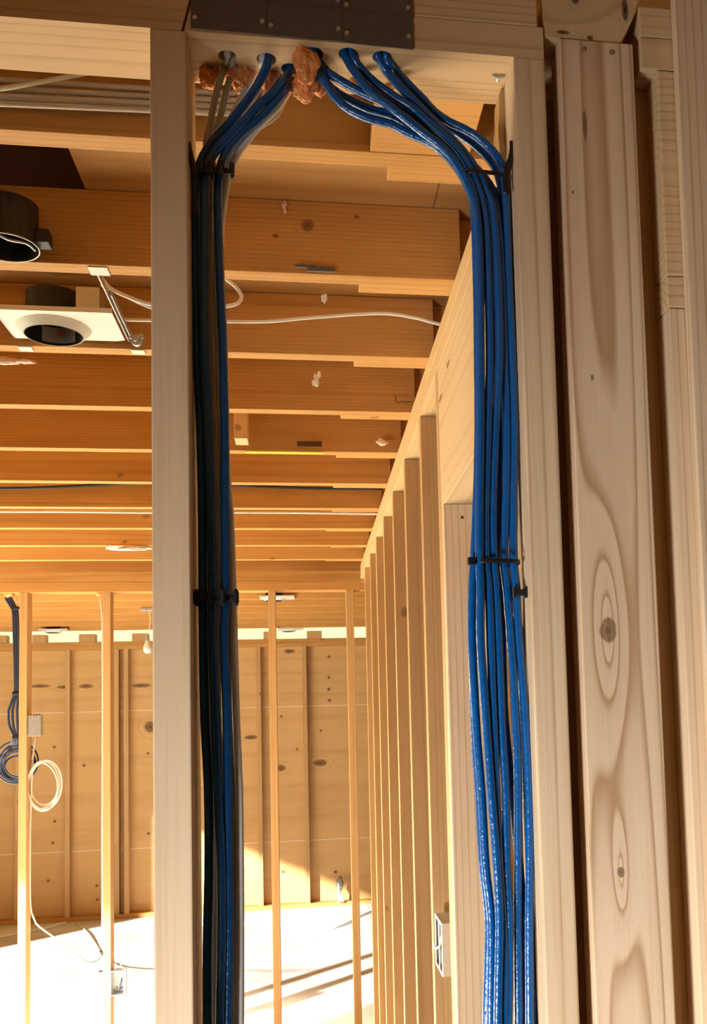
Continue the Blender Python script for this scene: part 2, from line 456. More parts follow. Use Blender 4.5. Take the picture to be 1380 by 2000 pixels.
board('blocking_board', (-0.20, 2.90, 2.47), (-0.162, 2.972, 2.60), gold_y,
      'short wood block between joists beside the left cable bundle, left end of the yellow strip', 'board')

# ============================================================ near wall
c_lo = bmesh.new(); add_prism(c_lo, [(-1.2, 2.388), (-0.1235, 2.388), (-0.1145, 2.426), (-1.2, 2.426)], YN, YN + 0.089)
tag(link('top_plate', c_lo, fir_x, None, (-0.66, YN + 0.0445, 2.407)), 'left length of the near top plate, ending in a slanted saw cut', 'top plate')
# the drilled length: real holes for the cables

HOLES = [(-0.0776, 1.0858, 0.01), (-0.0345, 1.086, 0.011), (-0.0085, 1.0999, 0.01), (0.0182, 1.0702, 0.011), (0.0571, 1.0665, 0.011), (0.0953, 1.0673, 0.011)]
bm = bmesh.new(); add_prism(bm, [(-0.1205, 2.388), (0.2795, 2.388), (0.2795, 2.4262), (-0.1115, 2.4262)], YN, YN + 0.089)
pl = link('top_plate', bm, fir_x, None, (0.08, YN + 0.0445, 2.407))
tag(pl, 'lower near top plate drilled for the cable bundles, orange sealant in its holes', 'top plate')
bm = bmesh.new()
for (hx, hy, hr) in HOLES: add_cyl(bm, (hx, hy), hr, 2.37, 2.4225, 24)
cut = link('cutter', bm, None)
md = pl.modifiers.new('holes', 'BOOLEAN'); md.operation = 'DIFFERENCE'; md.object = cut; md.solver = 'EXACT'
dg = bpy.context.evaluated_depsgraph_get(); dg.update()
nm = bpy.data.meshes.new_from_object(pl.evaluated_get(dg))
pl.modifiers.clear(); pl.data = nm
bpy.data.objects.remove(cut)
board('top_plate', (-1.2, YN, 2.427), (0.2735, YN + 0.089, 2.464), fir_x, 'upper near top plate lying on the drilled plate, partly behind steel plates', 'top plate')
board('top_plate', (0.3965, YN + 0.001, 2.427), (0.9, YN + 0.089, 2.464), fir_x, 'upper dark top plate in the far top right corner behind the foreground board', 'top plate')
board('top_plate', (0.3965, YN + 0.001, 2.388), (0.9, YN + 0.089, 2.4262), fir_x, 'lower dark top plate in the top right corner beside the flat post', 'top plate')

board('wall_stud', (-0.1564, YN, 0.038), (-0.1184, YN + 0.089, 2.388), fir_z, 'near stud on the left with the mixed blue and white cables on its right side', 'stud')
board('wall_stud', (0.2437, YN, 0.038), (0.2802, YN + 0.089, 2.388), fir_z, 'near stud on the right that the large blue cable bundle is fixed to', 'stud')
bm = bmesh.new()
add_prism(bm, [(0.2362, 2.30), (0.2436, 2.292), (0.2436, 2.3875), (0.2405, 2.3875), (0.2372, 2.378), (0.2368, 2.352), (0.2348, 2.335)], 1.105, 1.134)
tag(link('lit_stud_sliver', bm, gold_z, None, (0.24, 1.12, 2.34)), 'pale splintered wood shim standing in for the lit rear side of the right near stud', 'sliver')  # slab added for the lit rear part of the stud's left side
post = board('flat_post', (0.298, YN, 0.0), (0.387, YN + 0.038, 2.4155), post_m, 'broad flat post with a large oval knot, right of the blue cable bundle', 'post')
for i, (nx, nz_) in enumerate(((0.3264, 2.4025), (0.3602, 2.4020))):
    bm = bmesh.new(); add_cyl(bm, (nx, nz_), 0.0030, YN - 0.0012, YN + 0.001, 14, axis='Y'); link('nail_head', bm, NAIL, post, (nx, YN, nz_))
bm = bmesh.new()
pts = [(0.2815, 2.4165), (0.3725, 2.4165), (0.381, 2.432), (0.3885, 2.448), (0.3965, 2.47), (0.3965, 2.60), (0.2815, 2.60)]
add_prism(bm, pts, YN + 0.002, YN + 0.089)
beam_m = wood('rough_beam_end', (0.66, 0.46, 0.25), (0.40, 0.22, 0.09), (0.05, 0.025, 0.015), 'Y', ring=9, contrast=0.4, knots=0.0,
              spots=[(-0.020, -0.043, -0.042, 0.0045, 0.03, 0.006), (0.006, -0.043, -0.028, 0.008, 0.03, 0.005), (-0.004, -0.043, -0.088, 0.004, 0.03, 0.003), (0.040, -0.043, -0.05, 0.004, 0.03, 0.014), (-0.036, -0.043, -0.084, 0.008, 0.03, 0.0025)])
tag(link('beam_end', bm, beam_m, None, (0.34, YN + 0.045, 2.508)), 'rough pale beam end with dark knots sitting on the flat post', 'beam')
board('wall_stud', (0.388, YN + 0.041, 0.038), (0.428, YN + 0.088, 2.388), gold_z, 'shadowed brown stud recessed just behind the right edge of the flat post', 'stud')
hd = board('window_header', (0.4155, YN + 0.001, 2.1385), (0.9, YN + 0.0405, 2.3865), fir_x, 'short dark header board above the small plate end, beside the foreground board', 'header')
board('plate_end', (0.4155, YN + 0.001, 2.1005), (0.9, YN + 0.0405, 2.1375), fir_x, 'small horizontal plate under the dark header at the right edge', 'plate')
board('wall_stud', (0.4165, YN + 0.001, 0.038), (0.4545, YN + 0.0405, 2.0995), fir_z, 'cripple stud under the small plate, half hidden by the foreground board', 'stud')
board('foreground_board', (0.4345, YN - 0.016, 0.0), (0.54, YN - 0.001, 2.62), fir_z, 'smooth pink pale board at the right edge of the picture, full height', 'board')
board('bottom_plate', (-1.2, YN, 0.0), (0.2975, YN + 0.089, 0.038), fir_x, 'bottom plate on the floor under the near studs', 'plate')

# steel protector plates across the drilled plate
xs = [(-0.1132, -0.0325, 2.3915, 2.3905), (-0.0321, 0.0502, 2.3900, 2.3883), (0.0506, 0.1285, 2.3880, 2.3862)]
words = ['left', 'middle', 'right']
for i, (xa, xb, za, zb) in enumerate(xs):
    bm = bmesh.new()
    rag = [(xb, zb), (xb, zb + 0.014), (xb - 0.0012, zb + 0.017), (xb + 0.0008, zb + 0.024), (xb - 0.001, zb + 0.031), (xb + 0.0006, zb + 0.04), (xb, 2.475)]
    add_prism(bm, [(xa, za)] + (rag if i == 2 else [(xb, zb), (xb, 2.475)]) + [(xa, 2.475)], YN - 0.0022, YN - 0.0004)
    # pressed stiffening line
    add_box(bm, (xa + 0.002, YN - 0.0029, za + 0.0365), (xb - 0.002, YN - 0.0022, za + 0.0378), 0.0002)
    o = link('steel_protector_plate', bm, PLATE, None, ((xa + xb) / 2, YN - 0.001, 2.43))
    tag(o, '%s of the three dull grey steel protector plates nailed to the near top plate' % words[i], 'steel plate', 'steel plates over the drilled top plate')
    for (fx, fz) in ((0.006, 0.010), (0.006, 0.043), (0.994, 0.012), (0.994, 0.046)):
        nx = xa + 0.0045 + (xb - xa - 0.009) * (0 if fx < 0.5 else 1)
        bm = bmesh.new(); add_cyl(bm, (nx, za + fz), 0.0026, YN - 0.0042, YN - 0.002, 12, r2=0.003, axis='Y')
        link('nail_head', bm, NAIL, o, (nx, YN - 0.003, za + fz))
bm = bmesh.new()
add_tube(bm, [(0.2255, 1.083, 2.3875), (0.232, 1.084, 2.386), (0.240, 1.082, 2.3868)], 0.0018, step=0.003)
add_tube(bm, [(0.233, 1.084, 2.387), (0.2335, 1.091, 2.3862)], 0.0018, step=0.003)
tag(link('metal_burr', bm, GALV, None, (0.232, 1.084, 2.387)), 'small torn grey metal fastener stuck in the plate underside, left of the right stud', 'fastener')

# ============================================================ right hand wall
board('wall_top_plate', (XW, YN + 0.0895, 2.388), (XW + 0.089, 5.29, 2.4255), gold_y, 'lower long top plate of the right wall running away into the room', 'top plate')
board('wall_top_plate', (XW, YN + 0.0895, 2.4265), (XW + 0.089, 5.29, 2.4635), gold_y, 'upper long top plate of the right wall, joists resting on it', 'top plate')
hm = wood('door_header_wood', (0.76, 0.55, 0.31), (0.58, 0.38, 0.18), KN, 'Y', contrast=0.5, knots=0.0, ring=16,
          spots=[(-0.0445, 0.42, 0.075, 0.02, 0.03, 0.006), (-0.0445, 0.30, 0.105, 0.02, 0.025, 0.005)])
board('door_header', (XW, 1.145, 2.085), (XW + 0.089, 2.0575, 2.3875), hm, 'deep pale door header in the right wall, behind the blue cable bundle', 'header')
tr = board('door_trimmer_stud', (XW, YD, 0.038), (XW + 0.089, YD + 0.0375, 2.0845), fir_z, 'trimmer stud under the door header, nail marks near its top', 'stud')
for (nx, nz_) in ((0.3255, 2.056), (0.352, 2.055), (0.3505, 1.905), (0.345, 1.860), (0.356, 1.772)):
    bm = bmesh.new(); add_cyl(bm, (nx, nz_), 0.0034, YD - 0.0008, YD + 0.001, 12, axis='Y'); link('nail_mark', bm, RUST, tr, (nx, YD, nz_))
board('king_stud', (XW - 0.0005, YD + 0.0385, 0.038), (XW + 0.089, YD + 0.0765, 2.388), gold_z, 'king stud with a bright narrow edge directly behind the door trimmer', 'stud')
rs = ['nearest stud behind the door opening, metal switch box on its near side', 'second stud behind the door opening in the long right wall', 'third stud behind the door opening in the long right wall',
      'fourth stud behind the door opening in the long right wall', 'fifth stud behind the door opening in the long right wall', 'sixth stud behind the door opening in the long right wall',
      'seventh stud behind the door opening in the long right wall', 'last stud of the long right wall before the header wall']
for k in range(1, 8):
    y = YD + 0.4064 * k
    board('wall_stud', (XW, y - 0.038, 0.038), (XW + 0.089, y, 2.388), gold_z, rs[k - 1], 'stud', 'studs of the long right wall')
board('bottom_plate', (XW, 2.02, 0.0), (XW + 0.089, 5.27, 0.0375), gold_y, 'bottom plate under the studs of the long right wall', 'plate')

# ============================================================ header wall across the room
board('top_plate', (-4.0, YH, 2.331), (0.286, YH + 0.089, 2.381), gold_x, 'lower top plate of the cross wall that divides the two rooms', 'top plate')
board('top_plate', (-4.0, YH, 2.382), (0.286, YH + 0.089, 2.432), gold_x, 'upper top plate of the cross wall that divides the two rooms', 'top plate')
cs = [(-1.4245, -1.387, 'cross wall stud at the far left, black cables down its left side'), (-1.0235, -0.987, 'cross wall stud with a knotty waney edge and an open switch box low down'),
      (-0.66, -0.622, 'cross wall stud hidden behind the left near stud'), (-0.1969, -0.159, 'cross wall stud standing alone between the cable bundle and the right wall'), (0.2098, 0.248, 'corner stud where the cross wall meets the long right wall')]
for (xa, xb, lab) in cs:
    if 'hidden' in lab: continue
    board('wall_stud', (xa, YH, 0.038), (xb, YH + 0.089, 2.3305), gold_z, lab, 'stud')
board('bottom_plate', (-1.7, YH, 0.0), (0.28, YH + 0.089, 0.0375), gold_x, 'bottom plate under the cross wall studs', 'plate')

# ============================================================ rear wall framing
board('top_plate', (-4.0, YF - 0.09, 2.3245), (3.1, YF - 0.001, 2.3595), gold_x, 'lower top plate along the plywood rear wall', 'top plate')
board('top_plate', (-4.0, YF - 0.09, 2.3605), (3.1, YF - 0.001, 2.3935), gold_x, 'upper top plate along the plywood rear wall, under the daylight slots', 'top plate')
board('bottom_plate', (-4.0, YF - 0.09, 0.0), (3.1, YF - 0.001, 0.037), gold_x, 'bottom plate along the foot of the plywood rear wall', 'plate')
rl = {0: 'rear wall stud nearest to the right corner', 1: 'rear wall stud just left of the lone cross wall stud', 4: 'rear wall stud right behind the cross wall stud with the switch box', 5: 'rear wall stud between the two left cross wall studs', 6: 'rear wall stud at the far left edge'}
for k in (0, 1, 4, 5, 6):
    xa = -0.045 - 0.4064 * k
    board('rear_stud', (xa, YF - 0.09, 0.038), (xa + 0.038, YF - 0.001, 2.324), gold_z, rl[k], 'stud', 'studs on the plywood rear wall')
board('rear_stud', (-1.59, YF - 0.09, 0.038), (-1.552, YF - 0.001, 2.324), gold_z, 'rear wall stud doubled beside the bright sunlit patch', 'stud')
# blocks standing on the rear plate between the daylight slots
bs = [(-3.4, -2.75), (-2.62, -2.56), (-2.35, -2.24), (-1.965, -1.83), (-1.52, -1.39), (-0.98, -0.9), (-0.385, -0.33), (0.0, 0.135)]
for i, (xa, xb) in enumerate(bs):
    board('rafter_block', (xa, YF - 0.088, 2.394), (xb, YF + 0.01, 2.462), gold_z, ['block', 'block', 'narrow block above the far left stud', 'wide block left of the second cross wall stud', 'block right of the second cross wall stud', 'block', 'narrow block left of the lone cross wall stud', 'wide block between the two right hand daylight slots'][i] + ', between daylight slots over the rear wall', 'block', 'blocks between the daylight slots')

# ============================================================ cables
RC = {'a':[[0.0525,1.0671,2.43],[0.0525,1.0671,2.388],[0.0594,1.072,2.3786],[0.0684,1.072,2.3659],[0.078,1.072,2.3526],[0.0923,1.072,2.3414],[0.1078,1.072,2.3297],[0.1244,1.072,2.3169],[0.1411,1.072,2.304],[0.1556,1.072,2.294],[0.1706,1.072,2.2803],[0.1809,1.072,2.2656],[0.1888,1.072,2.2508],[0.1948,1.072,2.2353],[0.1986,1.072,2.2221],[0.2013,1.072,2.1919],[0.2012,1.072,2.1314],[0.1991,1.072,2.0416],[0.1964,1.072,1.953],[0.1925,1.072,1.8654],[0.1908,1.072,1.8089],[0.191,1.072,1.7791],[0.1893,1.072,1.7221],[0.1916,1.072,1.6655],[0.1938,1.072,1.6093],[0.1961,1.072,1.5535],[0.1999,1.072,1.4761],[0.2008,1.072,1.4159],[0.1958,1.072,1.3136],[0.1906,1.072,1.1499],[0.1906,1.072,0.045]],'b':[[0.0617,1.0669,2.43],[0.0617,1.0669,2.388],[0.0746,1.076,2.3746],[0.0889,1.076,2.3616],[0.1085,1.076,2.3483],[0.1294,1.076,2.3357],[0.1421,1.076,2.3243],[0.1589,1.076,2.3095],[0.1758,1.076,2.2946],[0.1884,1.076,2.2782],[0.1958,1.076,2.2639],[0.2019,1.076,2.2502],[0.2083,1.076,2.2248],[0.2112,1.076,2.1822],[0.2115,1.076,2.1337],[0.2105,1.076,2.0435],[0.2053,1.076,1.9543],[0.2002,1.076,1.8663],[0.1991,1.076,1.8095],[0.201,1.076,1.7795],[0.2016,1.076,1.7222],[0.2015,1.076,1.6654],[0.202,1.076,1.6089],[0.202,1.076,1.553],[0.2035,1.076,1.4753],[0.2057,1.076,1.3875],[0.1979,1.076,1.1474],[0.1979,1.076,0.045]],'c':[[0.0899,1.065,2.43],[0.0899,1.065,2.388],[0.0972,1.078,2.3839],[0.1052,1.078,2.374],[0.1218,1.078,2.3549],[0.1339,1.078,2.3429],[0.1507,1.078,2.3262],[0.1652,1.078,2.3118],[0.1803,1.078,2.2968],[0.197,1.078,2.2756],[0.2078,1.078,2.2554],[0.2134,1.078,2.2415],[0.2196,1.078,2.2265],[0.2224,1.078,2.1838],[0.2233,1.078,2.1351],[0.2221,1.078,2.0445],[0.2145,1.078,1.955],[0.2088,1.078,1.8668],[0.2082,1.078,1.8098],[0.2096,1.078,1.7797],[0.2106,1.078,1.7222],[0.2111,1.078,1.6652],[0.2116,1.078,1.6086],[0.2132,1.078,1.5524],[0.2118,1.078,1.4746],[0.2127,1.078,1.414],[0.2082,1.078,1.3109],[0.2028,1.078,1.1461],[0.2028,1.078,0.045]],'e':[[0.1004,1.0658,2.43],[0.1004,1.0658,2.388],[0.1106,1.083,2.3859],[0.1268,1.083,2.3679],[0.1436,1.083,2.3512],[0.1564,1.083,2.3366],[0.1746,1.083,2.3254],[0.1901,1.083,2.3191],[0.2055,1.083,2.3102],[0.2226,1.083,2.2951],[0.2331,1.083,2.2796],[0.2362,1.083,2.2636],[0.237,1.083,2.2302],[0.237,1.083,2.1379],[0.2382,1.083,2.0469],[0.2376,1.083,1.9569],[0.2334,1.083,1.868],[0.2321,1.083,1.8105],[0.234,1.083,1.7802],[0.235,1.083,1.7222],[0.2383,1.083,1.6647],[0.2399,1.083,1.6076],[0.2409,1.083,1.5509],[0.2387,1.083,1.4725],[0.236,1.083,1.4116],[0.233,1.083,1.3076],[0.2272,1.083,1.1415],[0.2272,1.083,0.045]],'d':[[0.0176,1.065,2.43],[0.0176,1.065,2.388],[0.0241,1.083,2.3876],[0.0337,1.083,2.3761],[0.0515,1.083,2.3652],[0.0723,1.083,2.3545],[0.0891,1.083,2.3477],[0.106,1.083,2.3391],[0.1269,1.083,2.3233],[0.156,1.083,2.3006],[0.1793,1.083,2.2793],[0.2027,1.083,2.2579],[0.2236,1.083,2.2294],[0.2291,1.083,2.1376],[0.2292,1.083,2.0466],[0.2286,1.083,1.9567],[0.2245,1.083,1.8679],[0.2203,1.083,1.8105],[0.2228,1.083,1.7803],[0.2256,1.083,1.7224],[0.2278,1.083,1.6649],[0.2288,1.083,1.6079],[0.2281,1.083,1.5514],[0.2255,1.083,1.4732],[0.2228,1.083,1.4124],[0.2205,1.083,1.3085],[0.2149,1.083,1.1427],[0.2149,1.083,0.045]],'f':[[0.0217,1.0759,2.43],[0.0217,1.0759,2.388],[0.034,1.085,2.3609],[0.0402,1.085,2.3503],[0.051,1.085,2.3388],[0.0678,1.085,2.3296],[0.0846,1.085,2.3241],[0.1057,1.085,2.32],[0.1215,1.085,2.3119],[0.1468,1.085,2.3024],[0.1632,1.085,2.2918],[0.1795,1.085,2.2743],[0.1921,1.085,2.2522],[0.1992,1.085,2.2291],[0.2,1.085,2.1373],[0.1985,1.085,2.0464],[0.1964,1.085,1.9568],[0.1913,1.085,1.8682],[0.1867,1.085,1.811],[0.184,1.085,1.7808],[0.1817,1.085,1.7233],[0.1829,1.085,1.6661],[0.1847,1.085,1.6093],[0.1876,1.085,1.5529],[0.1897,1.085,1.4748],[0.1941,1.085,1.4137],[0.1903,1.085,1.3102],[0.1851,1.085,1.1448],[0.1851,1.085,0.045]],'g':[[0.0137,1.0734,2.43],[0.0137,1.0734,2.388],[0.0229,1.094,2.3833],[0.0332,1.094,2.3693],[0.047,1.094,2.3579],[0.0639,1.094,2.3493],[0.0809,1.094,2.3425],[0.1068,1.094,2.3369],[0.128,1.094,2.3247],[0.1575,1.094,2.3049],[0.1782,1.094,2.2875],[0.1974,1.094,2.2619],[0.213,1.094,2.2347],[0.2199,1.094,2.1422],[0.2194,1.094,2.0504],[0.2207,1.094,1.9598],[0.2137,1.094,1.8702],[0.2,1.094,1.8124],[0.1914,1.094,1.782],[0.185,1.094,1.7239],[0.1833,1.094,1.6664],[0.1839,1.094,1.6092],[0.1862,1.094,1.5524],[0.1884,1.094,1.4736],[0.1929,1.094,1.4121],[0.1873,1.094,1.3079],[0.1821,1.094,1.1411],[0.1821,1.094,0.045]],'h':[[0.0967,1.0707,2.43],[0.0967,1.0707,2.388],[0.1119,1.098,2.3868],[0.1295,1.098,2.3693],[0.1649,1.098,2.3366],[0.2068,1.098,2.308],[0.2276,1.098,2.2848],[0.2343,1.098,2.2632],[0.2372,1.098,2.2382],[0.2384,1.098,2.0525],[0.2372,1.098,1.8712],[0.2335,1.098,1.8129],[0.2337,1.098,1.7822],[0.2395,1.098,1.7234],[0.2407,1.098,1.6361],[0.2413,1.098,1.5498],[0.2422,1.098,1.4083],[0.242,1.098,1.3026],[0.2361,1.098,1.1341],[0.2361,1.098,0.045]],'i':[[0.0574,1.0753,2.43],[0.0574,1.0753,2.388],[0.07,1.094,2.3871],[0.0932,1.094,2.3652],[0.1284,1.094,2.3384],[0.1637,1.094,2.3096],[0.1993,1.094,2.2838],[0.2199,1.094,2.2601],[0.2295,1.094,2.2356],[0.2345,1.094,2.1428],[0.2273,1.094,2.0506],[0.2267,1.094,1.9599],[0.2196,1.094,1.8702],[0.2178,1.094,1.8123],[0.2186,1.094,1.7818],[0.2179,1.094,1.7234],[0.218,1.094,1.6367],[0.224,1.094,1.5508],[0.232,1.094,1.4097],[0.2296,1.094,1.3047],[0.2239,1.094,1.137],[0.2239,1.094,0.045]]}
LC = {'K':[[-0.0323,1.0866,2.43],[-0.0323,1.0866,2.388],[-0.0473,1.094,2.3576],[-0.0635,1.094,2.3326],[-0.0773,1.094,2.3128],[-0.0949,1.094,2.2917],[-0.1057,1.094,2.2736],[-0.112,1.094,2.2552],[-0.1149,1.094,2.2342],[-0.1151,1.094,2.2164],[-0.1157,1.094,2.1278],[-0.1142,1.094,2.0462],[-0.1111,1.094,1.9541],[-0.1101,1.094,1.8687],[-0.1102,1.094,1.79],[-0.1102,1.094,1.7287],[-0.1093,1.094,1.646],[-0.1062,1.094,1.5642],[-0.1064,1.094,1.4834],[-0.1087,1.094,1.4038],[-0.1093,1.094,1.3302],[-0.1107,1.094,1.1701],[-0.1107,1.094,0.045]],'N':[[-0.0067,1.097,2.43],[-0.0067,1.097,2.388],[-0.0207,1.086,2.3592],[-0.0271,1.086,2.3496],[-0.0472,1.086,2.3287],[-0.0649,1.086,2.3069],[-0.0853,1.086,2.2833],[-0.0972,1.086,2.2665],[-0.1029,1.086,2.2512],[-0.1047,1.086,2.2304],[-0.1048,1.086,2.2126],[-0.1056,1.086,2.1246],[-0.1057,1.086,2.0435],[-0.1027,1.086,1.9519],[-0.1001,1.086,1.8671],[-0.0998,1.086,1.7888],[-0.0998,1.086,1.7279],[-0.0979,1.086,1.6457],[-0.0954,1.086,1.5643],[-0.0925,1.086,1.4839],[-0.0933,1.086,1.4045],[-0.0955,1.086,1.3314],[-0.097,1.086,1.1722],[-0.097,1.086,0.045]],'B':[[-0.0097,1.1046,2.43],[-0.0097,1.1046,2.388],[-0.0145,1.09,2.3544],[-0.0221,1.09,2.344],[-0.0407,1.09,2.3214],[-0.0613,1.09,2.3024],[-0.0761,1.09,2.2845],[-0.0847,1.09,2.2666],[-0.0888,1.09,2.2514],[-0.0895,1.09,2.2335],[-0.0902,1.09,2.2156],[-0.0883,1.09,2.1272],[-0.0858,1.09,2.0456],[-0.085,1.09,1.9534],[-0.0859,1.09,1.868],[-0.0861,1.09,1.7893],[-0.0878,1.09,1.728],[-0.0859,1.09,1.6453],[-0.0857,1.09,1.5637],[-0.086,1.09,1.4829],[-0.0863,1.09,1.4032],[-0.088,1.09,1.3297],[-0.0897,1.09,1.1697],[-0.0897,1.09,0.045]],'G':[[-0.0776,1.0858,2.43],[-0.0776,1.0858,2.388],[-0.0808,1.106,2.3926],[-0.0855,1.106,2.3792],[-0.0938,1.106,2.3491],[-0.0986,1.106,2.3219],[-0.1033,1.106,2.299],[-0.1029,1.106,2.2778],[-0.0986,1.106,2.2539],[-0.0989,1.106,2.2237],[-0.1008,1.106,2.1339],[-0.0998,1.106,2.0512],[-0.0974,1.106,1.9578],[-0.0959,1.106,1.8714],[-0.0945,1.106,1.7915],[-0.097,1.106,1.7015],[-0.0948,1.106,1.5904],[-0.0867,1.106,1.4807],[-0.0856,1.106,1.3249],[-0.0873,1.106,1.1625],[-0.0873,1.106,0.045]],'H':[[-0.0727,1.0958,2.43],[-0.0727,1.0958,2.388],[-0.0747,1.108,2.3851],[-0.0807,1.108,2.3618],[-0.0879,1.108,2.3294],[-0.0932,1.108,2.3101],[-0.0974,1.108,2.2854],[-0.0948,1.108,2.2552],[-0.0957,1.108,2.2249],[-0.0959,1.108,2.135],[-0.095,1.108,2.0521],[-0.0925,1.108,1.9585],[-0.0878,1.108,1.8718],[-0.0831,1.108,1.7917],[-0.0816,1.108,1.7294],[-0.0808,1.108,1.6453],[-0.0801,1.108,1.5622],[-0.0798,1.108,1.48],[-0.0821,1.108,1.3241],[-0.0838,1.108,1.1613],[-0.0838,1.108,0.045]],'J':[[-0.0392,1.0883,2.43],[-0.0392,1.0883,2.388],[-0.0442,1.112,2.3978],[-0.0519,1.112,2.3853],[-0.0632,1.112,2.3584],[-0.0768,1.112,2.3296],[-0.0884,1.112,2.3067],[-0.0972,1.112,2.2817],[-0.1031,1.112,2.257],[-0.104,1.112,2.2266],[-0.1053,1.112,2.1364],[-0.1066,1.112,2.0474],[-0.1081,1.112,1.9303],[-0.1076,1.112,1.7925],[-0.106,1.112,1.7301],[-0.1045,1.112,1.646],[-0.1026,1.112,1.5628],[-0.1006,1.112,1.4805],[-0.1031,1.112,1.3245],[-0.1046,1.112,1.1616],[-0.1046,1.112,0.045]],'W':[[-0.0066,1.122,2.43],[-0.0066,1.122,2.388],[-0.0225,1.1,2.3419],[-0.0429,1.1,2.319],[-0.058,1.1,2.2984],[-0.0684,1.1,2.2825],[-0.0754,1.1,2.267],[-0.0795,1.1,2.2546],[-0.0836,1.1,2.2303],[-0.0873,1.1,2.2032],[-0.0893,1.1,2.1673],[-0.0888,1.1,2.0434],[-0.085,1.1,1.9275],[-0.0812,1.1,1.8702],[-0.0792,1.1,1.7906],[-0.0783,1.1,1.7287],[-0.077,1.1,1.6451],[-0.0746,1.1,1.5625],[-0.0745,1.1,1.4809],[-0.0753,1.1,1.4003],[-0.0762,1.1,1.326],[-0.078,1.1,1.1642],[-0.078,1.1,0.045]],'V':[[-0.0097,1.122,2.43],[-0.0097,1.122,2.388],[-0.0246,1.112,2.3407],[-0.0387,1.112,2.3286],[-0.0585,1.112,2.3136],[-0.0714,1.112,2.2968],[-0.0796,1.112,2.2779],[-0.0849,1.112,2.2581],[-0.0915,1.112,2.2273],[-0.0935,1.112,2.1369],[-0.092,1.112,2.0478],[-0.0898,1.112,1.9306],[-0.0893,1.112,1.8152],[-0.0907,1.112,1.7299],[-0.086,1.112,1.6455],[-0.0855,1.112,1.4797],[-0.0861,1.112,1.3232],[-0.0878,1.112,1.16],[-0.0878,1.112,0.045]]}
LUMPS = [([-0.098,1.118,2.3839],0.012,0.013,0.014),([-0.0669,1.112,2.3885],0.014,0.013,0.02),([-0.03,1.118,2.3829],0.011,0.012,0.017),([0.0095,1.07,2.3768],0.014,0.013,0.021),([0.0069,1.1,2.3663],0.013,0.011,0.016),([0.0255,1.116,2.3821],0.01,0.01,0.012),([0.0652,1.116,2.3953],0.01,0.01,0.013),([0.1048,1.12,2.3947],0.01,0.01,0.01)]

RB = 0.0049
def cable(name, pts, r, mat, label, cat='cable', group=None, r2=None, wob=0.03, seg=14, step=0.008):
    bm = bmesh.new()
    add_tube(bm, pts, r, r2, seg=seg, step=step, wob=wob)
    o = link(name, bm, mat, None, None, smooth=True)
    return tag(o, label, cat, group)
gname = 'blue network cables bundled down the right stud'
rl_ = {'a': 'blue cable from the middle hole, left front strand at the upper tie', 'b': 'blue cable from the right side of the middle hole, second strand at the upper tie',
       'c': 'blue cable from the left side of the right hole, curving down into the bundle', 'd': 'blue cable leaving beside the big pink sealant lump, topmost of that fan',
       'e': 'blue cable from the right hole, outermost strand against the right stud', 'f': 'blue cable sagging lowest from the sealant lump, leftmost strand low down',
       'g': 'blue cable between the two fans beside the sealant lump, inner left strand', 'h': 'shaded blue cable from the right hole at the back of the bundle', 'i': 'shaded blue cable from the middle hole at the back of the bundle'}
for k, pts in RC.items():
    cable('blue_cable', pts, RB, BLUE, rl_[k], 'cable', gname)
lm = {'K': ('blue_cable', BLUE, 0.0050, None, 'dark shaded blue cable lying closest to the left near stud'), 'N': ('blue_cable', BLUE, 0.0048, None, 'blue cable second from the left near stud, crossing over at the top'),
      'B': ('blue_cable', BLUE, 0.0050, None, 'brightest blue cable on the right of the left bundle'),
      'G': ('grey_cable', GREYC, 0.0038, None, 'grey flat cable rising leftmost to the first sealant lumps'), 'H': ('grey_cable', GREYC, 0.0038, None, 'grey flat cable paired right of the leftmost grey one'),
      'J': ('white_cable', WHITE, 0.0042, None, 'pale cable entering the plate beside a blue one in the second hole'),
      'W': ('white_cable', WHITE, 0.0042, None, 'white cable on the outer right edge of the left bundle'), 'V': ('grey_cable', GREYC, 0.0042, None, 'grey cable tucked behind the white one in the left bundle')}
for k, pts in LC.items():
    n_, mt, r_, r2_, lab = lm[k]
    cable(n_, pts, r_, mt, lab, 'cable', 'cables bundled down the left stud', r2_)

# orange sealant lumps round the holes
fl = ['orange sealant lump at the far left hole, nearest the left stud', 'long orange sealant lump beside the leftmost grey cables', 'small dark orange sealant lump behind the crossing blue cables',
      'large pinkish orange sealant lump in the middle of the drilled plate', 'lower orange sealant drip under the large lump', 'small orange sealant drip right of the large lump', 'sealant crumb behind the middle blue cables', 'sealant crumb behind the right blue cables']
for i, (c, rx, ry, rz) in enumerate(LUMPS):
    bm = bmesh.new()
    bmesh.ops.create_icosphere(bm, subdivisions=5, radius=1)
    for v in bm.verts:
        p = v.co.copy()
        d = 1 + 0.34 * noise.noise(p * 1.6 + Vector((i * 7, 0, 0))) + 0.22 * abs(noise.noise(p * 3.2 + Vector((i * 3, 5, 0)))) + 0.07 * noise.noise(p * 8.0)
        zc = p.z * rz * d
        if p.z < -0.4: d *= 0.93
        v.co = Vector((p.x * rx * d, p.y * ry * d, zc))
    bmesh.ops.translate(bm, verts=bm.verts, vec=c)
    tag(link('sealant_lump', bm, FOAM, None, c, smooth=True), fl[i], 'sealant', 'sealant round the cable holes')

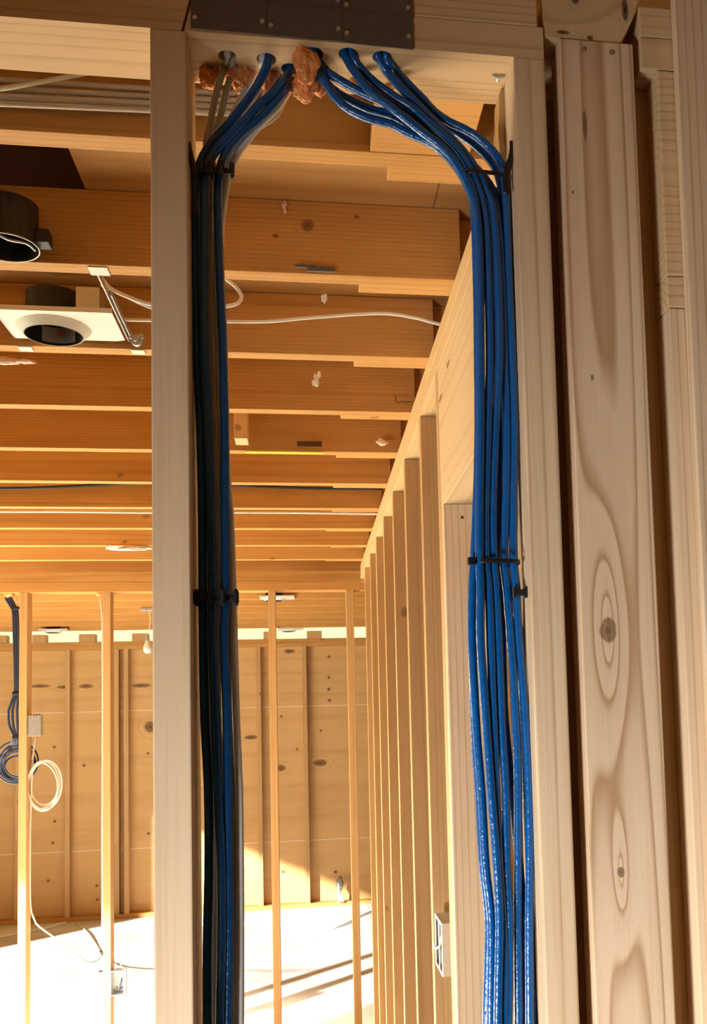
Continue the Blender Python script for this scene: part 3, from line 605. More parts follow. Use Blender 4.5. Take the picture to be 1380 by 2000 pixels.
# grey cables stapled to the first joist
gz = [((-0.399, 2.5195), (-0.2046, 2.5215)), ((-0.3989, 2.5075), (-0.2047, 2.5105)), ((-0.3989, 2.4965), (-0.2047, 2.5005)), ((-0.3988, 2.4855), (-0.2048, 2.4905))]
gl = ['topmost', 'second', 'third', 'lowest']
for i, (p, q) in enumerate(gz):
    s = (q[1] - p[1]) / (q[0] - p[0])
    f = lambda x: p[1] + s * (x - p[0])
    pts = [(-1.2, 1.36, f(-0.9)), (-0.8, 1.36, f(-0.8)), (-0.399, 1.36, p[1]), (-0.2046, 1.36, q[1]), (-0.10, 1.36, f(-0.10)), (-0.078 + 0.004 * i, 1.362, f(-0.08) + 0.003), (-0.066 + 0.006 * i, 1.366, f(-0.08) + 0.03), (-0.062 + 0.006 * i, 1.366, 2.603)]
    cable('grey_cable', pts, 0.0040, GREYC, '%s of the four level grey cables along the first ceiling joist' % gl[i], 'cable', 'level grey cables behind the near plate', wob=0.02, step=0.02)
cable('white_cable', [(-0.9, 1.342, 2.43), (-0.55, 1.343, 2.468), (-0.399, 1.343, 2.4945), (-0.2558, 1.343, 2.534), (-0.20, 1.343, 2.545), (-0.12, 1.343, 2.56), (-0.1, 1.343, 2.60)], 0.0032, WHITE, 'pale cable slanting up across the level grey cables', 'cable', step=0.02)

# ties and stackers
def band(name, cx, cy, hx, hy, z, label, parent=None, tilt=0.0, h=0.0026, n=40, mat=BLACK):
    bm = bmesh.new()
    P = []
    for i in range(n):
        a = 2 * math.pi * i / n
        ca, sa = math.cos(a), math.sin(a)
        e = 0.55
        x = hx * math.copysign(abs(ca) ** e, ca); y = hy * math.copysign(abs(sa) ** e, sa)
        P.append((cx + x, cy + y, z + tilt * x))
    add_tube(bm, P, 0.0009, h, seg=8, step=None, closed=True, up=Vector((0, 0, 1)))
    o = link(name, bm, mat, parent, (cx, cy, z), smooth=True)
    return tag(o, label, 'cable tie') if label else o
def at_z(cx, y): return cx
T1 = band('cable_tie', 0.2112, 1.0835, 0.0262, 0.0175, 1.8093, 'black cable tie round the right blue bundle at mid height, head at its left')
bm = bmesh.new(); add_box(bm, (0.2112 - 0.0262 - 0.008, 1.066, 1.8093 - 0.004), (0.2112 - 0.0262 + 0.0005, 1.074, 1.8093 + 0.0045), 0.001)
link('tie_head', bm, BLACK, T1, (0.2112 - 0.0262 - 0.004, 1.07, 1.8093))
T2 = band('cable_tie', 0.2128, 1.0835, 0.0258, 0.0175, 2.2583, 'black cable tie round the right blue bundle where it bends at the top', tilt=-0.05)
bm = bmesh.new(); add_tube(bm, [(0.2128 - 0.0258, 1.073, 2.2583 - 0.001), (0.2128 - 0.0258 + 0.001, 1.074, 2.2583 - 0.008), (0.2128 - 0.0258 + 0.0035, 1.075, 2.2583 - 0.017)], 0.0016, 0.001, step=0.004); link('tie_tail', bm, BLACK, T2, (0.2128 - 0.0258, 1.073, 2.2583))
bm = bmesh.new()
add_tube(bm, [(0.244, 1.068, 2.2987), (0.2443, 1.068, 2.2901), (0.2415, 1.068, 2.2776), (0.2369, 1.068, 2.265), (0.2347, 1.068, 2.2526), (0.2353, 1.068, 2.2343)], 0.0042, 0.0015, step=0.006)
tag(link('cable_strap', bm, BLACK, None, [(0.244, 1.068, 2.2987), (0.2443, 1.068, 2.2901), (0.2415, 1.068, 2.2776), (0.2369, 1.068, 2.265), (0.2347, 1.068, 2.2526), (0.2353, 1.068, 2.2343)][0], smooth=True), 'black plastic strap sticking up between the blue bundle and right stud', 'strap')
# right stacker: stem with flanged ends
sx, sz = (0.2432, 1.7746)
bm = bmesh.new()
add_box(bm, (sx - 0.016, 1.069, sz - 0.0065), (sx - 0.0125, 1.075, sz + 0.0065), 0.0008)
add_box(bm, (sx - 0.0125, 1.070, sz - 0.0035), (sx + 0.0035, 1.074, sz + 0.0035), 0.0008)
add_box(bm, (sx - 0.002, 1.068, sz - 0.006), (sx + 0.001, 1.076, sz + 0.006), 0.0008)
add_box(bm, (sx + 0.003, 1.066, sz - 0.0072), (sx + 0.0062, 1.0778, sz + 0.0072), 0.0008)
tag(link('cable_stacker', bm, BLACK, None, (sx, 1.072, sz)), 'black flanged cable stacker on the right stud just below the mid tie', 'cable stacker')
# left stackers
for (zz, xa, xb, lab) in [(1.7723, -0.1209, -0.0719, 'black cable stacker across the left bundle at mid height'), (2.2485, -0.1125, -0.0711, 'black cable stacker prongs across the left bundle near the top')]:
    root = empty('cable_stacker', (xa, 1.078, zz)); tag(root, lab, 'cable stacker')
    bm = bmesh.new(); add_box(bm, (xa, 1.0765, zz - 0.0032), (xb, 1.0795, zz + 0.0032), 0.0008); link('spine', bm, BLACK, root, ((xa + xb) / 2, 1.078, zz))
    n_ = 4
    for i in range(n_):
        x = xa + 0.006 + (xb - xa - 0.008) * i / (n_ - 1)
        bm = bmesh.new()
        add_cyl(bm, (x, 1.0735), 0.0030, zz - 0.0065, zz + 0.0065, 14, r2=0.0030)
        add_box(bm, (x - 0.0018, 1.074, zz - 0.009), (x + 0.0018, 1.081, zz + 0.009), 0.001)
        link('prong', bm, BLACK, root, (x, 1.0755, zz))
bm = bmesh.new(); add_tube(bm, [(-0.1192, 1.066, 2.272), (-0.1181, 1.066, 2.2639), (-0.1155, 1.066, 2.2524), (-0.1134, 1.066, 2.2421), (-0.113, 1.066, 2.2247), (-0.1133, 1.066, 2.1899)], 0.0032, 0.0014, step=0.006)
tag(link('cable_strap', bm, BLACK, None, [(-0.1192, 1.066, 2.272), (-0.1181, 1.066, 2.2639), (-0.1155, 1.066, 2.2524), (-0.1134, 1.066, 2.2421), (-0.113, 1.066, 2.2247), (-0.1133, 1.066, 2.1899)][0], smooth=True), 'black plastic strap curving up against the left near stud', 'strap')

# white cables in the joist bays
cable('white_cable', [(-0.40, 2.1, 2.490), (-0.25, 2.1, 2.492), (-0.1624, 2.1, 2.4938), (-0.0745, 2.1, 2.497), (0.0125, 2.1, 2.5081), (0.123, 2.1, 2.5205), (0.19, 2.1, 2.5242), (0.2575, 2.1, 2.515), (0.3049, 2.1, 2.5037), (0.42, 2.1, 2.50)], 0.0036, WHITE, 'white cable arching across the bay behind the knotted joist', 'cable', step=0.02)
cable('white_cable', [(-0.24, 1.90, 2.56), (-0.17, 1.92, 2.535), (-0.146, 1.95, 2.5197), (-0.1283, 1.95, 2.5047), (-0.1165, 1.95, 2.4863), (-0.1237, 1.95, 2.4713), (-0.1485, 1.95, 2.464), (-0.20, 1.95, 2.461), (-0.288, 1.95, 2.4597 + 0.002), (-0.3337, 1.95, 2.4755), (-0.367, 1.95, 2.492), (-0.386, 1.95, 2.515)], 0.0038, WHITE, 'white cable looping out right of the left cable bundle towards the recessed light', 'cable')
cable('grey_cable', [(-0.20, 1.97, 2.455), (-0.288, 1.97, 2.463), (-0.3337, 1.97, 2.482), (-0.365, 1.97, 2.497), (-0.39, 1.99, 2.515)], 0.0036, GREYC, 'grey cable leaving the recessed light junction box to the right', 'cable')
cable('white_cable', [(-2.2, 3.872, 2.458), (-1.12, 3.872, 2.456), (-0.85, 3.872, 2.4565), (-0.5737, 3.872, 2.4545), (-0.2744, 3.872, 2.4565), (0.0, 3.872, 2.456), (0.30, 3.872, 2.4525)], 0.0048, WHITE, 'long white cable running level under the seventh ceiling joist', 'cable', step=0.05, wob=0)
cable('black_cable', [(-2.2, 3.80, 2.527), (-1.1087, 3.80, 2.527), (-0.9, 3.80, 2.534), (-0.5619, 3.80, 2.553), (-0.2786, 3.80, 2.546), (0.0, 3.80, 2.537), (0.30, 3.80, 2.538)], 0.0058, BLACKP, 'long black cable in shadow in front of the seventh ceiling joist', 'cable', step=0.05, wob=0)
board('yellow_strip', (-0.176, jy(4) - 0.036, 2.4622), (0.06, jy(4) - 0.015, 2.4638), YELLOW, 'yellow painted strip along the underside of the fifth ceiling joist', 'strip', bev=0)

def fluff(name, c, r, mat, label, n=7, seed=1):
    rnd = random.Random(seed)
    bm = bmesh.new()
    for i in range(n):
        b2 = bmesh.new(); bmesh.ops.create_icosphere(b2, subdivisions=3, radius=1)
        q = Vector((rnd.uniform(-1, 1) * r[0] * 0.75, rnd.uniform(-1, 1) * r[1] * 0.6, rnd.uniform(-1, 1) * r[2] * 0.55))
        s = rnd.uniform(0.3, 0.6)
        for v in b2.verts:
            d = 1 + 0.5 * noise.noise(v.co * 2.0 + Vector((i, seed, 0)))
            v.co = Vector((v.co.x * r[0] * s * d, v.co.y * r[1] * s * d, v.co.z * r[2] * s * d)) + q + Vector(c)
        me = bpy.data.meshes.new('t'); b2.to_mesh(me); b2.free(); bm.from_mesh(me); bpy.data.meshes.remove(me)
    return tag(link(name, bm, mat, None, c, smooth=True), label, 'insulation')
fluff('insulation_tuft', (-0.80, 4.66, 2.455), (0.11, 0.03, 0.013), FLUFFW, 'white fluffy patch stuck along the underside of the ninth ceiling joist', 9, 3)
fluff('insulation_tuft', (-0.63, 2.265, 2.452), (0.05, 0.02, 0.010), FLUFF, 'pink insulation scrap at the left edge below the recessed light', 6, 4)
fluff('insulation_tuft', (-0.029, 1.786, 2.588), (0.006, 0.004, 0.012), FLUFF, 'tiny pink insulation tuft hanging on the knotted ceiling joist', 4, 5)
fluff('insulation_tuft', (0.045, 1.871, 2.455), (0.005, 0.004, 0.014), FLUFFW, 'tiny pale tuft hanging behind the knotted joist, near the lapped joist end', 4, 6)
fluff('insulation_tuft', (0.032, 2.30, 2.445), (0.010, 0.006, 0.022), FLUFFW, 'wispy white tuft dangling under the third ceiling joist', 6, 7)
fluff('insulation_tuft', (0.245, 2.97, 2.486), (0.020, 0.010, 0.012), FLUFF, 'pink tuft wedged beside the right wall plate', 6, 8)
bm = bmesh.new()
yj = jy(3) - 0.038
def jp(x, z): return (x, yj - 0.0004, z)
add_tube(bm, [jp(0.2478, 2.5105), jp(0.2484, 2.4915), jp(0.258, 2.4915), jp(0.266, 2.4935), jp(0.276, 2.4905), jp(0.284, 2.4945), jp(0.291, 2.4905)], 0.0011, 0.0006, step=0.004, seg=6)
add_tube(bm, [jp(0.299, 2.513), jp(0.303, 2.503), jp(0.300, 2.491)], 0.0014, 0.0006, step=0.004, seg=6)
jm = [o for o in COL.objects if o.get('label', '').startswith('ceiling joist, next one behind')][0]
link('marker_writing', bm, RUST, jm, (0.27, yj, 2.50))
bm = bmesh.new(); add_box(bm, (0.012, 1.779, 2.4645), (0.062, 1.7845, 2.474), 0.001); add_box(bm, (-0.01, 1.778, 2.470), (0.03, 1.782, 2.4755), 0.001)
tag(link('metal_clip', bm, PLATE, None, (0.03, 1.78, 2.47)), 'dark metal clip on the bottom edge of the knotted joist', 'clip')
bm = bmesh.new(); add_box(bm, (-0.02, 2.966, 2.4665), (0.055, 2.972, 2.484), 0.002)
tag(link('dark_patch', bm, RUST, None, (0.018, 2.969, 2.475)), 'dark hole mark on the face above the yellow strip', 'patch')

# ============================================================ recessed lights
def downlight(loc, label, group='recessed ceiling lights', detail=True):
    root = empty('recessed_light', loc); tag(root, label, 'ceiling light', group)
    x, y, z = loc
    bm = bmesh.new()
    # pan: a rectangular sheet with a round opening
    ax, bx, ay, by = x - 0.092, x + 0.133, y - 0.09, y + 0.062
    n = 64; R = 0.060
    inner = []; outer = []
    for i in range(n):
        a = 2 * math.pi * i / n
        ca, sa = math.cos(a), math.sin(a)
        inner.append(bm.verts.new((x + R * ca, y + R * sa * 0.98, z)))
        k = min(((bx - x) if ca > 0 else (x - ax)) / max(abs(ca), 1e-6), ((by - y) if sa > 0 else (y - ay)) / max(abs(sa), 1e-6))
        outer.append(bm.verts.new((x + k * ca, y + k * sa, z)))
    for i in range(n):
        j = (i + 1) % n
        bm.faces.new((inner[i], inner[j], outer[j], outer[i]))
    ex = bmesh.ops.extrude_face_region(bm, geom=list(bm.faces))
    bmesh.ops.translate(bm, verts=[v for v in ex['geom'] if isinstance(v, bmesh.types.BMVert)], vec=(0, 0, 0.0015))
    add_box(bm, (ax, ay, z + 0.0015), (bx, ay + 0.002, z + 0.010))
    link('pan', bm, PANW, root, loc)
    bm = bmesh.new(); add_cyl(bm, (x, y), 0.059, z - 0.016, z, 48, r2=0.074, caps=False); add_cyl(bm, (x, y), 0.0575, z - 0.016, z, 48, r2=0.0725, caps=False)
    add_cyl(bm, (x, y), 0.0585, z - 0.0165, z - 0.0155, 48, r2=0.0575, caps=False)
    link('collar', bm, PANW, root, loc, smooth=True)
    bm = bmesh.new(); add_cyl(bm, (x, y), 0.0562, z - 0.016, z + 0.070, 40, r2=0.055, caps=False); add_cyl(bm, (x, y), 0.0548, z - 0.014, z + 0.068, 40, r2=0.0535, caps=False)
    a_ = [bm.verts.new((x + 0.0555 * math.cos(2*math.pi*i/40), y + 0.0555 * math.sin(2*math.pi*i/40), z + 0.070)) for i in range(40)]; bm.faces.new(a_)
    link('can', bm, BLACKP, root, loc)
    if not detail: return root
    bm = bmesh.new(); add_box(bm, (x + 0.062, y - 0.085, z + 0.011), (x + 0.108, y - 0.03, z + 0.055), 0.001); link('junction_box', bm, GALV, root, loc)
    # curved paper label inside the can
    bm = bmesh.new(); prev = None
    for i in range(17):
        a = math.radians(50 + 80 * i / 16)
        p = [bm.verts.new((x + 0.0525 * math.cos(a), y + 0.0525 * math.sin(a), z + h)) for h in (-0.012, 0.022)]
        if prev: bm.faces.new((prev[0], p[0], p[1], prev[1]))
        prev = p
    lb = link('label', bm, PAPER, root, loc)
    bm = bmesh.new(); add_box(bm, (x - 0.004, y + 0.0505, z + 0.004), (x + 0.010, y + 0.0515, z + 0.014)); link('red_mark', bm, RED, lb, loc)
    for sx_ in (-1, 1):
        xx = x + (0.139 if sx_ > 0 else -0.096)
        bm = bmesh.new()
        add_box(bm, (xx - 0.002, 1.832, z + 0.004), (xx, 2.193, z + 0.019)); add_box(bm, (xx + 0.006, 1.95, z + 0.003), (xx + 0.0075, 2.193, z + 0.017))
        hb = link('hanger_bar', bm, GALV, root, (xx, 2.0, z))
        bm = bmesh.new()
        add_box(bm, (xx - 0.005, 1.796, 2.4615), (xx + 0.029, 1.8275, 2.4638), 0.0005); add_box(bm, (xx - 0.005, 1.8275, 2.4615), (xx + 0.029, 1.8292, 2.485))
        link('foot', bm, PANW, hb, (xx, 1.81, 2.463))
        bm = bmesh.new(); add_box(bm, (xx + 0.002, 2.197, 2.4612), (xx + 0.03, 2.222, 2.4636), 0.0005); link('foot', bm, PANW, hb, (xx, 2.2, 2.463))
    bm = bmesh.new(); add_cyl(bm, (x + 0.158, 2.465 + 0.008), 0.012, 2.165, 2.175, 20, axis='Y'); add_cyl(bm, (x + 0.158, 2.465 + 0.008), 0.006, 2.155, 2.167, 16, axis='Y')
    for s_ in (-1, 1): add_cyl(bm, (x + 0.158 + s_ * 0.011, 2.479), 0.0055, 2.158, 2.166, 14, axis='Y')
    link('wing_screw', bm, GALV, root, (x + 0.158, 2.165, 2.473))
    return root
downlight((-0.5115, 2.118, 2.474), 'white recessed light pan with black can and label, between the joists')
lr = empty('recessed_light', (-0.497, 1.732, 2.462)); tag(lr, 'black recessed light can at the upper left edge, in front of the knotted joist', 'ceiling light', 'recessed ceiling lights')
bm = bmesh.new(); add_cyl(bm, (-0.497, 1.732), 0.052, 2.462, 2.535, 40, caps=False); add_cyl(bm, (-0.497, 1.732), 0.050, 2.462, 2.533, 40, caps=False)
bm.faces.new([bm.verts.new((-0.497 + 0.052 * math.cos(2*math.pi*i/40), 1.732 + 0.052 * math.sin(2*math.pi*i/40), 2.535)) for i in range(40)])
link('can', bm, BLACKP, lr, (-0.497, 1.732, 2.5))
bm = bmesh.new(); P = [(-0.497 + 0.0535 * math.cos(2*math.pi*i/48), 1.732 + 0.0535 * math.sin(2*math.pi*i/48), 2.461) for i in range(48)]
add_tube(bm, P, 0.0012, 0.0012, seg=8, step=None, closed=True, up=Vector((0, 0, 1))); link('rim', bm, GALV, lr, (-0.497, 1.732, 2.461), smooth=True)
bm = bmesh.new(); add_tube(bm, [(-0.535, 1.70, 2.468), (-0.515, 1.71, 2.480), (-0.49, 1.72, 2.470), (-0.465, 1.74, 2.474), (-0.452, 1.75, 2.466)], 0.0028, step=0.005); link('lamp_wire', bm, GALV, lr, (-0.5, 1.72, 2.47), smooth=True)
bm = bmesh.new(); add_box(bm, (-0.448, 1.72, 2.468), (-0.425, 1.75, 2.492), 0.002); link('side_clip', bm, BLACKP, lr, (-0.436, 1.735, 2.48))
for loc, lab in (((-0.21, 6.64, 2.4625), 'pale recessed light just beyond the lone cross wall stud'), ((-0.16, 8.90, 2.4625), 'silvery recessed light near the rear wall, right of the lone stud'), ((-2.10, 8.70, 2.4625), 'silvery recessed light near the rear wall at the far left')):
    downlight(loc, lab, detail=False)

# bare bulb on its wire
bx_, by_ = -1.09, 7.09
br = empty('hanging_bulb', (bx_, by_, 2.45)); tag(br, 'bare white light bulb hanging on a wire in the rear room', 'light bulb')
bm = bmesh.new(); add_box(bm, (bx_ - 0.045, by_ - 0.02, 2.44), (bx_ + 0.05, by_ + 0.02, 2.4635), 0.003); link('ceiling_box', bm, GALV, br, (bx_, by_, 2.45))
bm = bmesh.new(); add_tube(bm, [(bx_ + 0.01, by_, 2.44), (bx_ + 0.018, by_, 2.36), (bx_, by_, 2.27)], 0.003, step=0.02); link('wire', bm, WHITE, br, (bx_, by_, 2.35))
bm = bmesh.new(); add_cyl(bm, (bx_, by_), 0.016, 2.232, 2.275, 20, r2=0.012); link('socket', bm, GALV, br, (bx_, by_, 2.25))
bm = bmesh.new()
prof = [(0.013, 2.235), (0.016, 2.224), (0.024, 2.205), (0.030, 2.186), (0.0305, 2.172), (0.027, 2.158), (0.018, 2.147), (0.006, 2.1425)]
rings = [[bm.verts.new((bx_ + r * math.cos(2*math.pi*i/24), by_ + r * math.sin(2*math.pi*i/24), z)) for i in range(24)] for r, z in prof]
for a, b2 in zip(rings, rings[1:]):
    for i in range(24): bm.faces.new((a[i], a[(i+1) % 24], b2[(i+1) % 24], b2[i]))
bm.faces.new(rings[-1]); link('bulb', bm, GLASS, br, (bx_, by_, 2.18), smooth=True)

# ============================================================ cross wall fittings
for i, (x, lab) in enumerate(((-1.534, 'orange sealant lump at the far left under the cross wall plate'), (-1.486, 'orange sealant lump where the black cables leave the cross wall plate'), (-1.046, 'orange sealant lump left of the cross wall stud with the switch box'))):
    bm = bmesh.new(); bmesh.ops.create_icosphere(bm, subdivisions=3, radius=1)
    for v in bm.verts:
        d = 1 + 0.3 * noise.noise(v.co * 1.5 + Vector((i * 5, 2, 0)))
        v.co = Vector((v.co.x * 0.024 * d + x, v.co.y * 0.018 * d + 5.27, v.co.z * 0.020 * d + 2.329))
    tag(link('sealant_lump', bm, FOAM, None, (x, 5.27, 2.329), smooth=True), lab, 'sealant')
NAVY = plain('dark_navy_sheath', (0.012, 0.022, 0.06), 0.5)
for i, (d, lab) in enumerate(((0, 'black cable nearest to the far left cross wall stud'), (-0.014, 'black cable in the middle of the far left drop'), (-0.026, 'black cable on the left of the far left drop'))):
    pts = [(-1.484 + d * 0.6, 5.27, 2.334), (-1.472 + d, 5.27, 2.301), (-1.446 + d * 0.8, 5.27, 2.25), (-1.4385 + d * 0.8, 5.27, 2.09), (-1.4365 + d * 0.7, 5.27, 1.963), (-1.4365 + d * 0.7, 5.27, 1.824), (-1.442 + d * 1.6, 5.27, 1.741), (-1.4385 + d * 1.5, 5.27, 1.658), (-1.4375 + d * 0.6, 5.27, 1.602), (-1.446 + d, 5.27, 1.565)]
    cable('black_cable', pts, 0.0065, NAVY, lab, 'cable', 'black cables beside the far left stud', step=0.03, seg=10)
for z, lab in ((2.255, 'upper black tie on the far left cable drop'), (1.824, 'middle black tie on the far left cable drop'), (1.602, 'lower black tie on the far left cable drop')):
    band('cable_tie', -1.447, 5.27, 0.019, 0.010, z, lab, h=0.008, n=24)
cable('white_cable', [(-1.465, 5.2785, 2.332), (-1.444, 5.2785, 2.2784), (-1.43, 5.2785, 2.2321), (-1.428, 5.2985, 2.158)], 0.004, WHITE, 'thin white cable reaching the top of the far left cross wall stud', 'cable', step=0.02)
def coil(name, c, r, n, mat, label, cr=0.004, seed=1, y=0.02, tilt=0.1, ax=0.86, lo=0.78):
    rnd = random.Random(seed); bm = bmesh.new(); P = []
    N_ = 36
    for k in range(n):
        ox, oz, sr = rnd.uniform(-0.15, 0.15) * r, rnd.uniform(-0.18, 0.18) * r, rnd.uniform(lo, 1.0)
        for i in range(N_):
            a = 2 * math.pi * i / N_ + 1.57
            P.append((k, i, c[0] + ox + r * sr * math.cos(a) * ax, c[1] + y * (k / max(1, n - 1) - 0.5) + tilt * r * math.cos(a), c[2] + oz + r * sr * math.sin(a)))
    # blend turns into one winding
    Q = []
    for idx, (k, i, x, yy, z) in enumerate(P):
        if k < n - 1:
            t = i / N_; nx = P[idx + N_]
            Q.append((x * (1 - t) + nx[2] * t, yy * (1 - t) + nx[3] * t, z * (1 - t) + nx[4] * t))
        else: Q.append((x, yy, z))
    add_tube(bm, Q, cr, seg=10, step=None)
    return tag(link(name, bm, mat, None, c, smooth=True), label, 'cable coil')
BLUE2 = plain('far_blue_sheath', (0.01, 0.025, 0.085), 0.5)
coil('blue_cable_coil', (-1.462, 5.345, 1.465), 0.120, 9, BLUE2, 'coil of dark blue cable hanging at the far left stud', 0.0045, 2, 0.03, 0.05, 0.95, 0.42)
coil('white_cable_coil', (-1.325, 5.2985, 1.350), 0.125, 4, WHITE, 'coil of white cable hanging right of the far left stud', 0.0042, 5, 0.03, 0.1, 0.62, 0.85)
cable('white_cable', [(-1.362, 5.2985, 1.6083), (-1.372, 5.2935, 1.5102), (-1.383, 5.2935, 1.1955), (-1.383, 5.2935, 0.81609), (-1.376, 5.2935, 0.73279), (-1.356, 5.2985, 0.67727), (-1.333, 5.4785, 0.58472), (-1.44, 6.9, 0.12), (-1.50, 7.6, 0.01), (-1.75, 8.4, 0.008), (-1.95, 8.9, 0.008)], 0.0045, WHITE, 'white cable dropping down the right side of the far left stud to the floor', 'cable', step=0.04)
cable('white_cable', [(-1.044, 5.2685, 2.3339), (-1.037, 5.2485, 2.2784), (-1.028, 5.2435, 2.1951), (-1.026, 5.2435, 1.6953), (-1.028, 5.2435, 1.1863), (-1.028, 5.2435, 0.69578), (-1.029, 5.2435, 0.56621)], 0.0045, WHITE, 'white cable running down the left side of the stud with the switch box', 'cable', step=0.04)
cable('white_cable', [(-1.0, 8.55, 0.009), (-0.55, 8.42, 0.009), (-0.24, 8.36, 0.009), (-0.03, 8.23, 0.009), (0.10, 8.06, 0.009), (0.17, 8.05, 0.009), (0.28, 8.2, 0.009), (0.36, 8.4, 0.009), (0.6, 8.8, 0.009)], 0.006, WHITE, 'white cable lying on the floor of the rear room at the right', 'cable', step=0.05)
cable('white_cable', [(-2.7, 8.2, 0.011), (-2.4413, 8.489, 0.011), (-2.1885, 8.7079, 0.011), (-2.05, 8.93, 0.011)], 0.012, WHITE, 'thick pale cable lying on the floor at the far left', 'cable', step=0.05)

# boxes
bx = empty('junction_box', (-1.348, 5.2785, 1.6583)); tag(bx, 'grey covered junction box on the right side of the far left stud', 'junction box')
bm = bmesh.new(); add_box(bm, (-1.388, 5.2435, 1.6092), (-1.323, 5.2885, 1.712), 0.003); link('body', bm, GALV, bx, (-1.348, 5.2685, 1.6583))
bm = bmesh.new(); add_box(bm, (-1.379, 5.2375, 1.6065), (-1.321, 5.2435, 1.7101), 0.001); link('cover', bm, GALV, bx, (-1.348, 5.2385, 1.6583))
for i in range(4):
    bm = bmesh.new(); add_cyl(bm, (-1.374 + i * 0.014, 5.258), 0.004, 1.712, 1.717, 10); link('knockout', bm, BLACKP, bx, (-1.374 + i * 0.014, 5.258, 1.714))
def openbox(name, x0, x1, y0, y1, z0, z1, face, label, n=1):
    root = empty(name, ((x0 + x1) / 2, (y0 + y1) / 2, z0)); tag(root, label, 'switch box')
    w = 0.0022
    bm = bmesh.new()
    add_box(bm, (x0, y0, z0), (x1, y1, z0 + w)); add_box(bm, (x0, y0, z1 - w), (x1, y1, z1))
    if face == '-Y':
        add_box(bm, (x0, y0, z0 + w), (x0 + w, y1, z1 - w)); add_box(bm, (x1 - w, y0, z0 + w), (x1, y1, z1 - w)); add_box(bm, (x0 + w, y1 - w, z0 + w), (x1 - w, y1, z1 - w))
    else:
        add_box(bm, (x0, y0, z0 + w), (x1, y0 + w, z1 - w)); add_box(bm, (x0, y1 - w, z0 + w), (x1, y1, z1 - w)); add_box(bm, (x1 - w, y0 + w, z0 + w), (x1, y1 - w, z1 - w))
    link('body', bm, GALV, root, ((x0 + x1) / 2, (y0 + y1) / 2, z0))
    return root
ob = openbox('switch_box', -0.9858, -0.921, 5.2185, 5.2785, 0.319, 0.4367, '-Y', 'open metal switch box with loose wires low on the cross wall stud')
bm = bmesh.new(); add_box(bm, (-0.919, 5.2085, 0.3117), (-0.9107, 5.2385, 0.44775), 0.001); link('side_flange', bm, GALV, ob, (-0.9162, 5.2235, 0.38111))
for pts, mt, nm_ in (([(-0.9532, 5.2685, 0.34409), (-0.9458, 5.2235, 0.37186), (-0.9329, 5.2185, 0.42739)], WHITE, 'white_wire'), ([(-0.9625, 5.2685, 0.34409), (-0.9579, 5.2285, 0.36445), (-0.9458, 5.2385, 0.38111)], COPPER, 'bare_wire'), ([(-0.9394, 5.2685, 0.34409), (-0.9421, 5.2285, 0.35335), (-0.931, 5.2235, 0.39962)], BLUE2, 'blue_wire')):
    bm = bmesh.new(); add_tube(bm, pts, 0.0032, step=0.01, seg=8); link(nm_, bm, mt, ob, pts[0], smooth=True)
for pts, lab in (([(-0.9625, 5.2485, 0.55695), (-0.9671, 5.2435, 0.51993), (-0.944, 5.2385, 0.47366), (-0.9292, 5.2385, 0.43849)], 'thin wire sloping down to the right side of the open switch box'), ([(-0.9718, 5.2485, 0.50142), (-0.9634, 5.2435, 0.4644), (-0.9681, 5.2435, 0.43757)], 'short wire entering the top of the open switch box')):
    cable('thin_wire', pts, 0.0018, GREYC, lab, 'wire', step=0.01, seg=8)
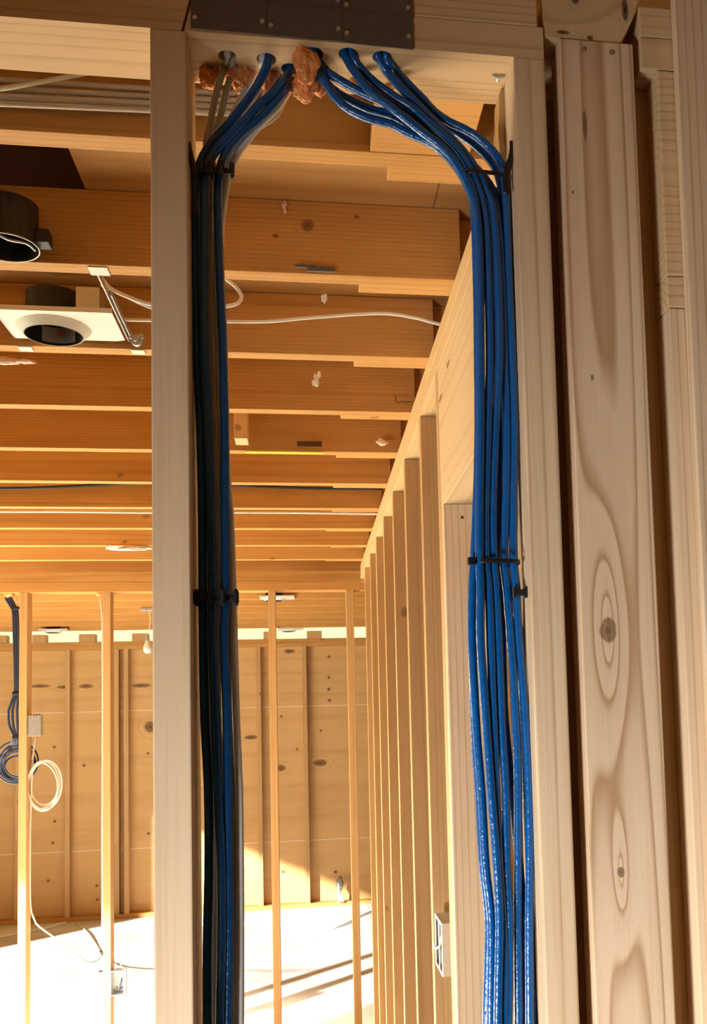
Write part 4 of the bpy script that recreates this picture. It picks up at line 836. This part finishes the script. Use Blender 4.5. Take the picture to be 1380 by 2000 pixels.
for (x, z, lab, w) in ((-1.0246, 0.530, 'small dark nail stack sticking out left of the switch box stud', 0.018), (-1.036, 0.434, 'small dark staple left of the switch box stud', 0.008)):
    bm = bmesh.new(); add_cyl(bm, (5.25, z), 0.004, x - w, -1.0235 if w > 0.01 else x + w, 10, axis='X'); add_cyl(bm, (5.25, z), 0.007, x - w, x - w + 0.003, 10, axis='X')
    tag(link('nail', bm, BLACKP, None, (x, 5.25, z)), lab, 'nail')
rb = openbox('switch_box', XW, XW + 0.045, 2.222, 2.345, 1.066, 1.182, '-X', 'open grey switch box in the right wall behind the door trimmer')
bm = bmesh.new(); add_box(bm, (XW + 0.006, 2.236, 1.07), (XW + 0.040, 2.343, 1.178)); link('inside_shade', bm, BLACKP, rb, (XW + 0.02, 2.29, 1.12))  # black fill painted in for the shade inside the box
for (y0, y1, z0, z1) in ((2.222, 2.345, 1.176, 1.183), (2.222, 2.345, 1.065, 1.072), (2.335, 2.346, 1.072, 1.176), (2.222, 2.228, 1.072, 1.176), (2.275, 2.281, 1.072, 1.176)):
    bm = bmesh.new(); add_box(bm, (XW - 0.002, y0, z0), (XW, y1, z1), 0.0004); link('rim', bm, PANW, rb, (XW, (y0 + y1) / 2, (z0 + z1) / 2))
bm = bmesh.new(); add_tube(bm, [(XW + 0.004, 2.24, 1.16), (XW - 0.001, 2.26, 1.13), (XW + 0.003, 2.30, 1.115), (XW - 0.004, 2.33, 1.105), (XW - 0.006, 2.35, 1.11)], 0.0032, step=0.008); link('white_wire', bm, WHITE, rb, (XW, 2.28, 1.13), smooth=True)

# thing against the rear wall: bagged pipe stub
pg = empty('pipe_stub', (0.26, 9.0, 0.037)); tag(pg, 'small silvery bagged pipe stub low on the rear wall near the corner', 'pipe')
for (x, z0, z1, r) in ((0.245, 0.037, 0.13, 0.014), (0.275, 0.037, 0.10, 0.012)):
    bm = bmesh.new(); add_cyl(bm, (x, 9.0), r, z0, z1, 16); link('pipe', bm, WHITE, pg, (x, 9.0, z0), smooth=True)
bm = bmesh.new(); bmesh.ops.create_icosphere(bm, subdivisions=3, radius=1)
for v in bm.verts:
    d = 1 + 0.35 * noise.noise(v.co * 2.2)
    v.co = Vector((v.co.x * 0.032 * d + 0.252, v.co.y * 0.03 * d + 9.0, v.co.z * 0.07 * d + 0.195))
link('bag', bm, GALV, pg, (0.252, 9.0, 0.19), smooth=True)
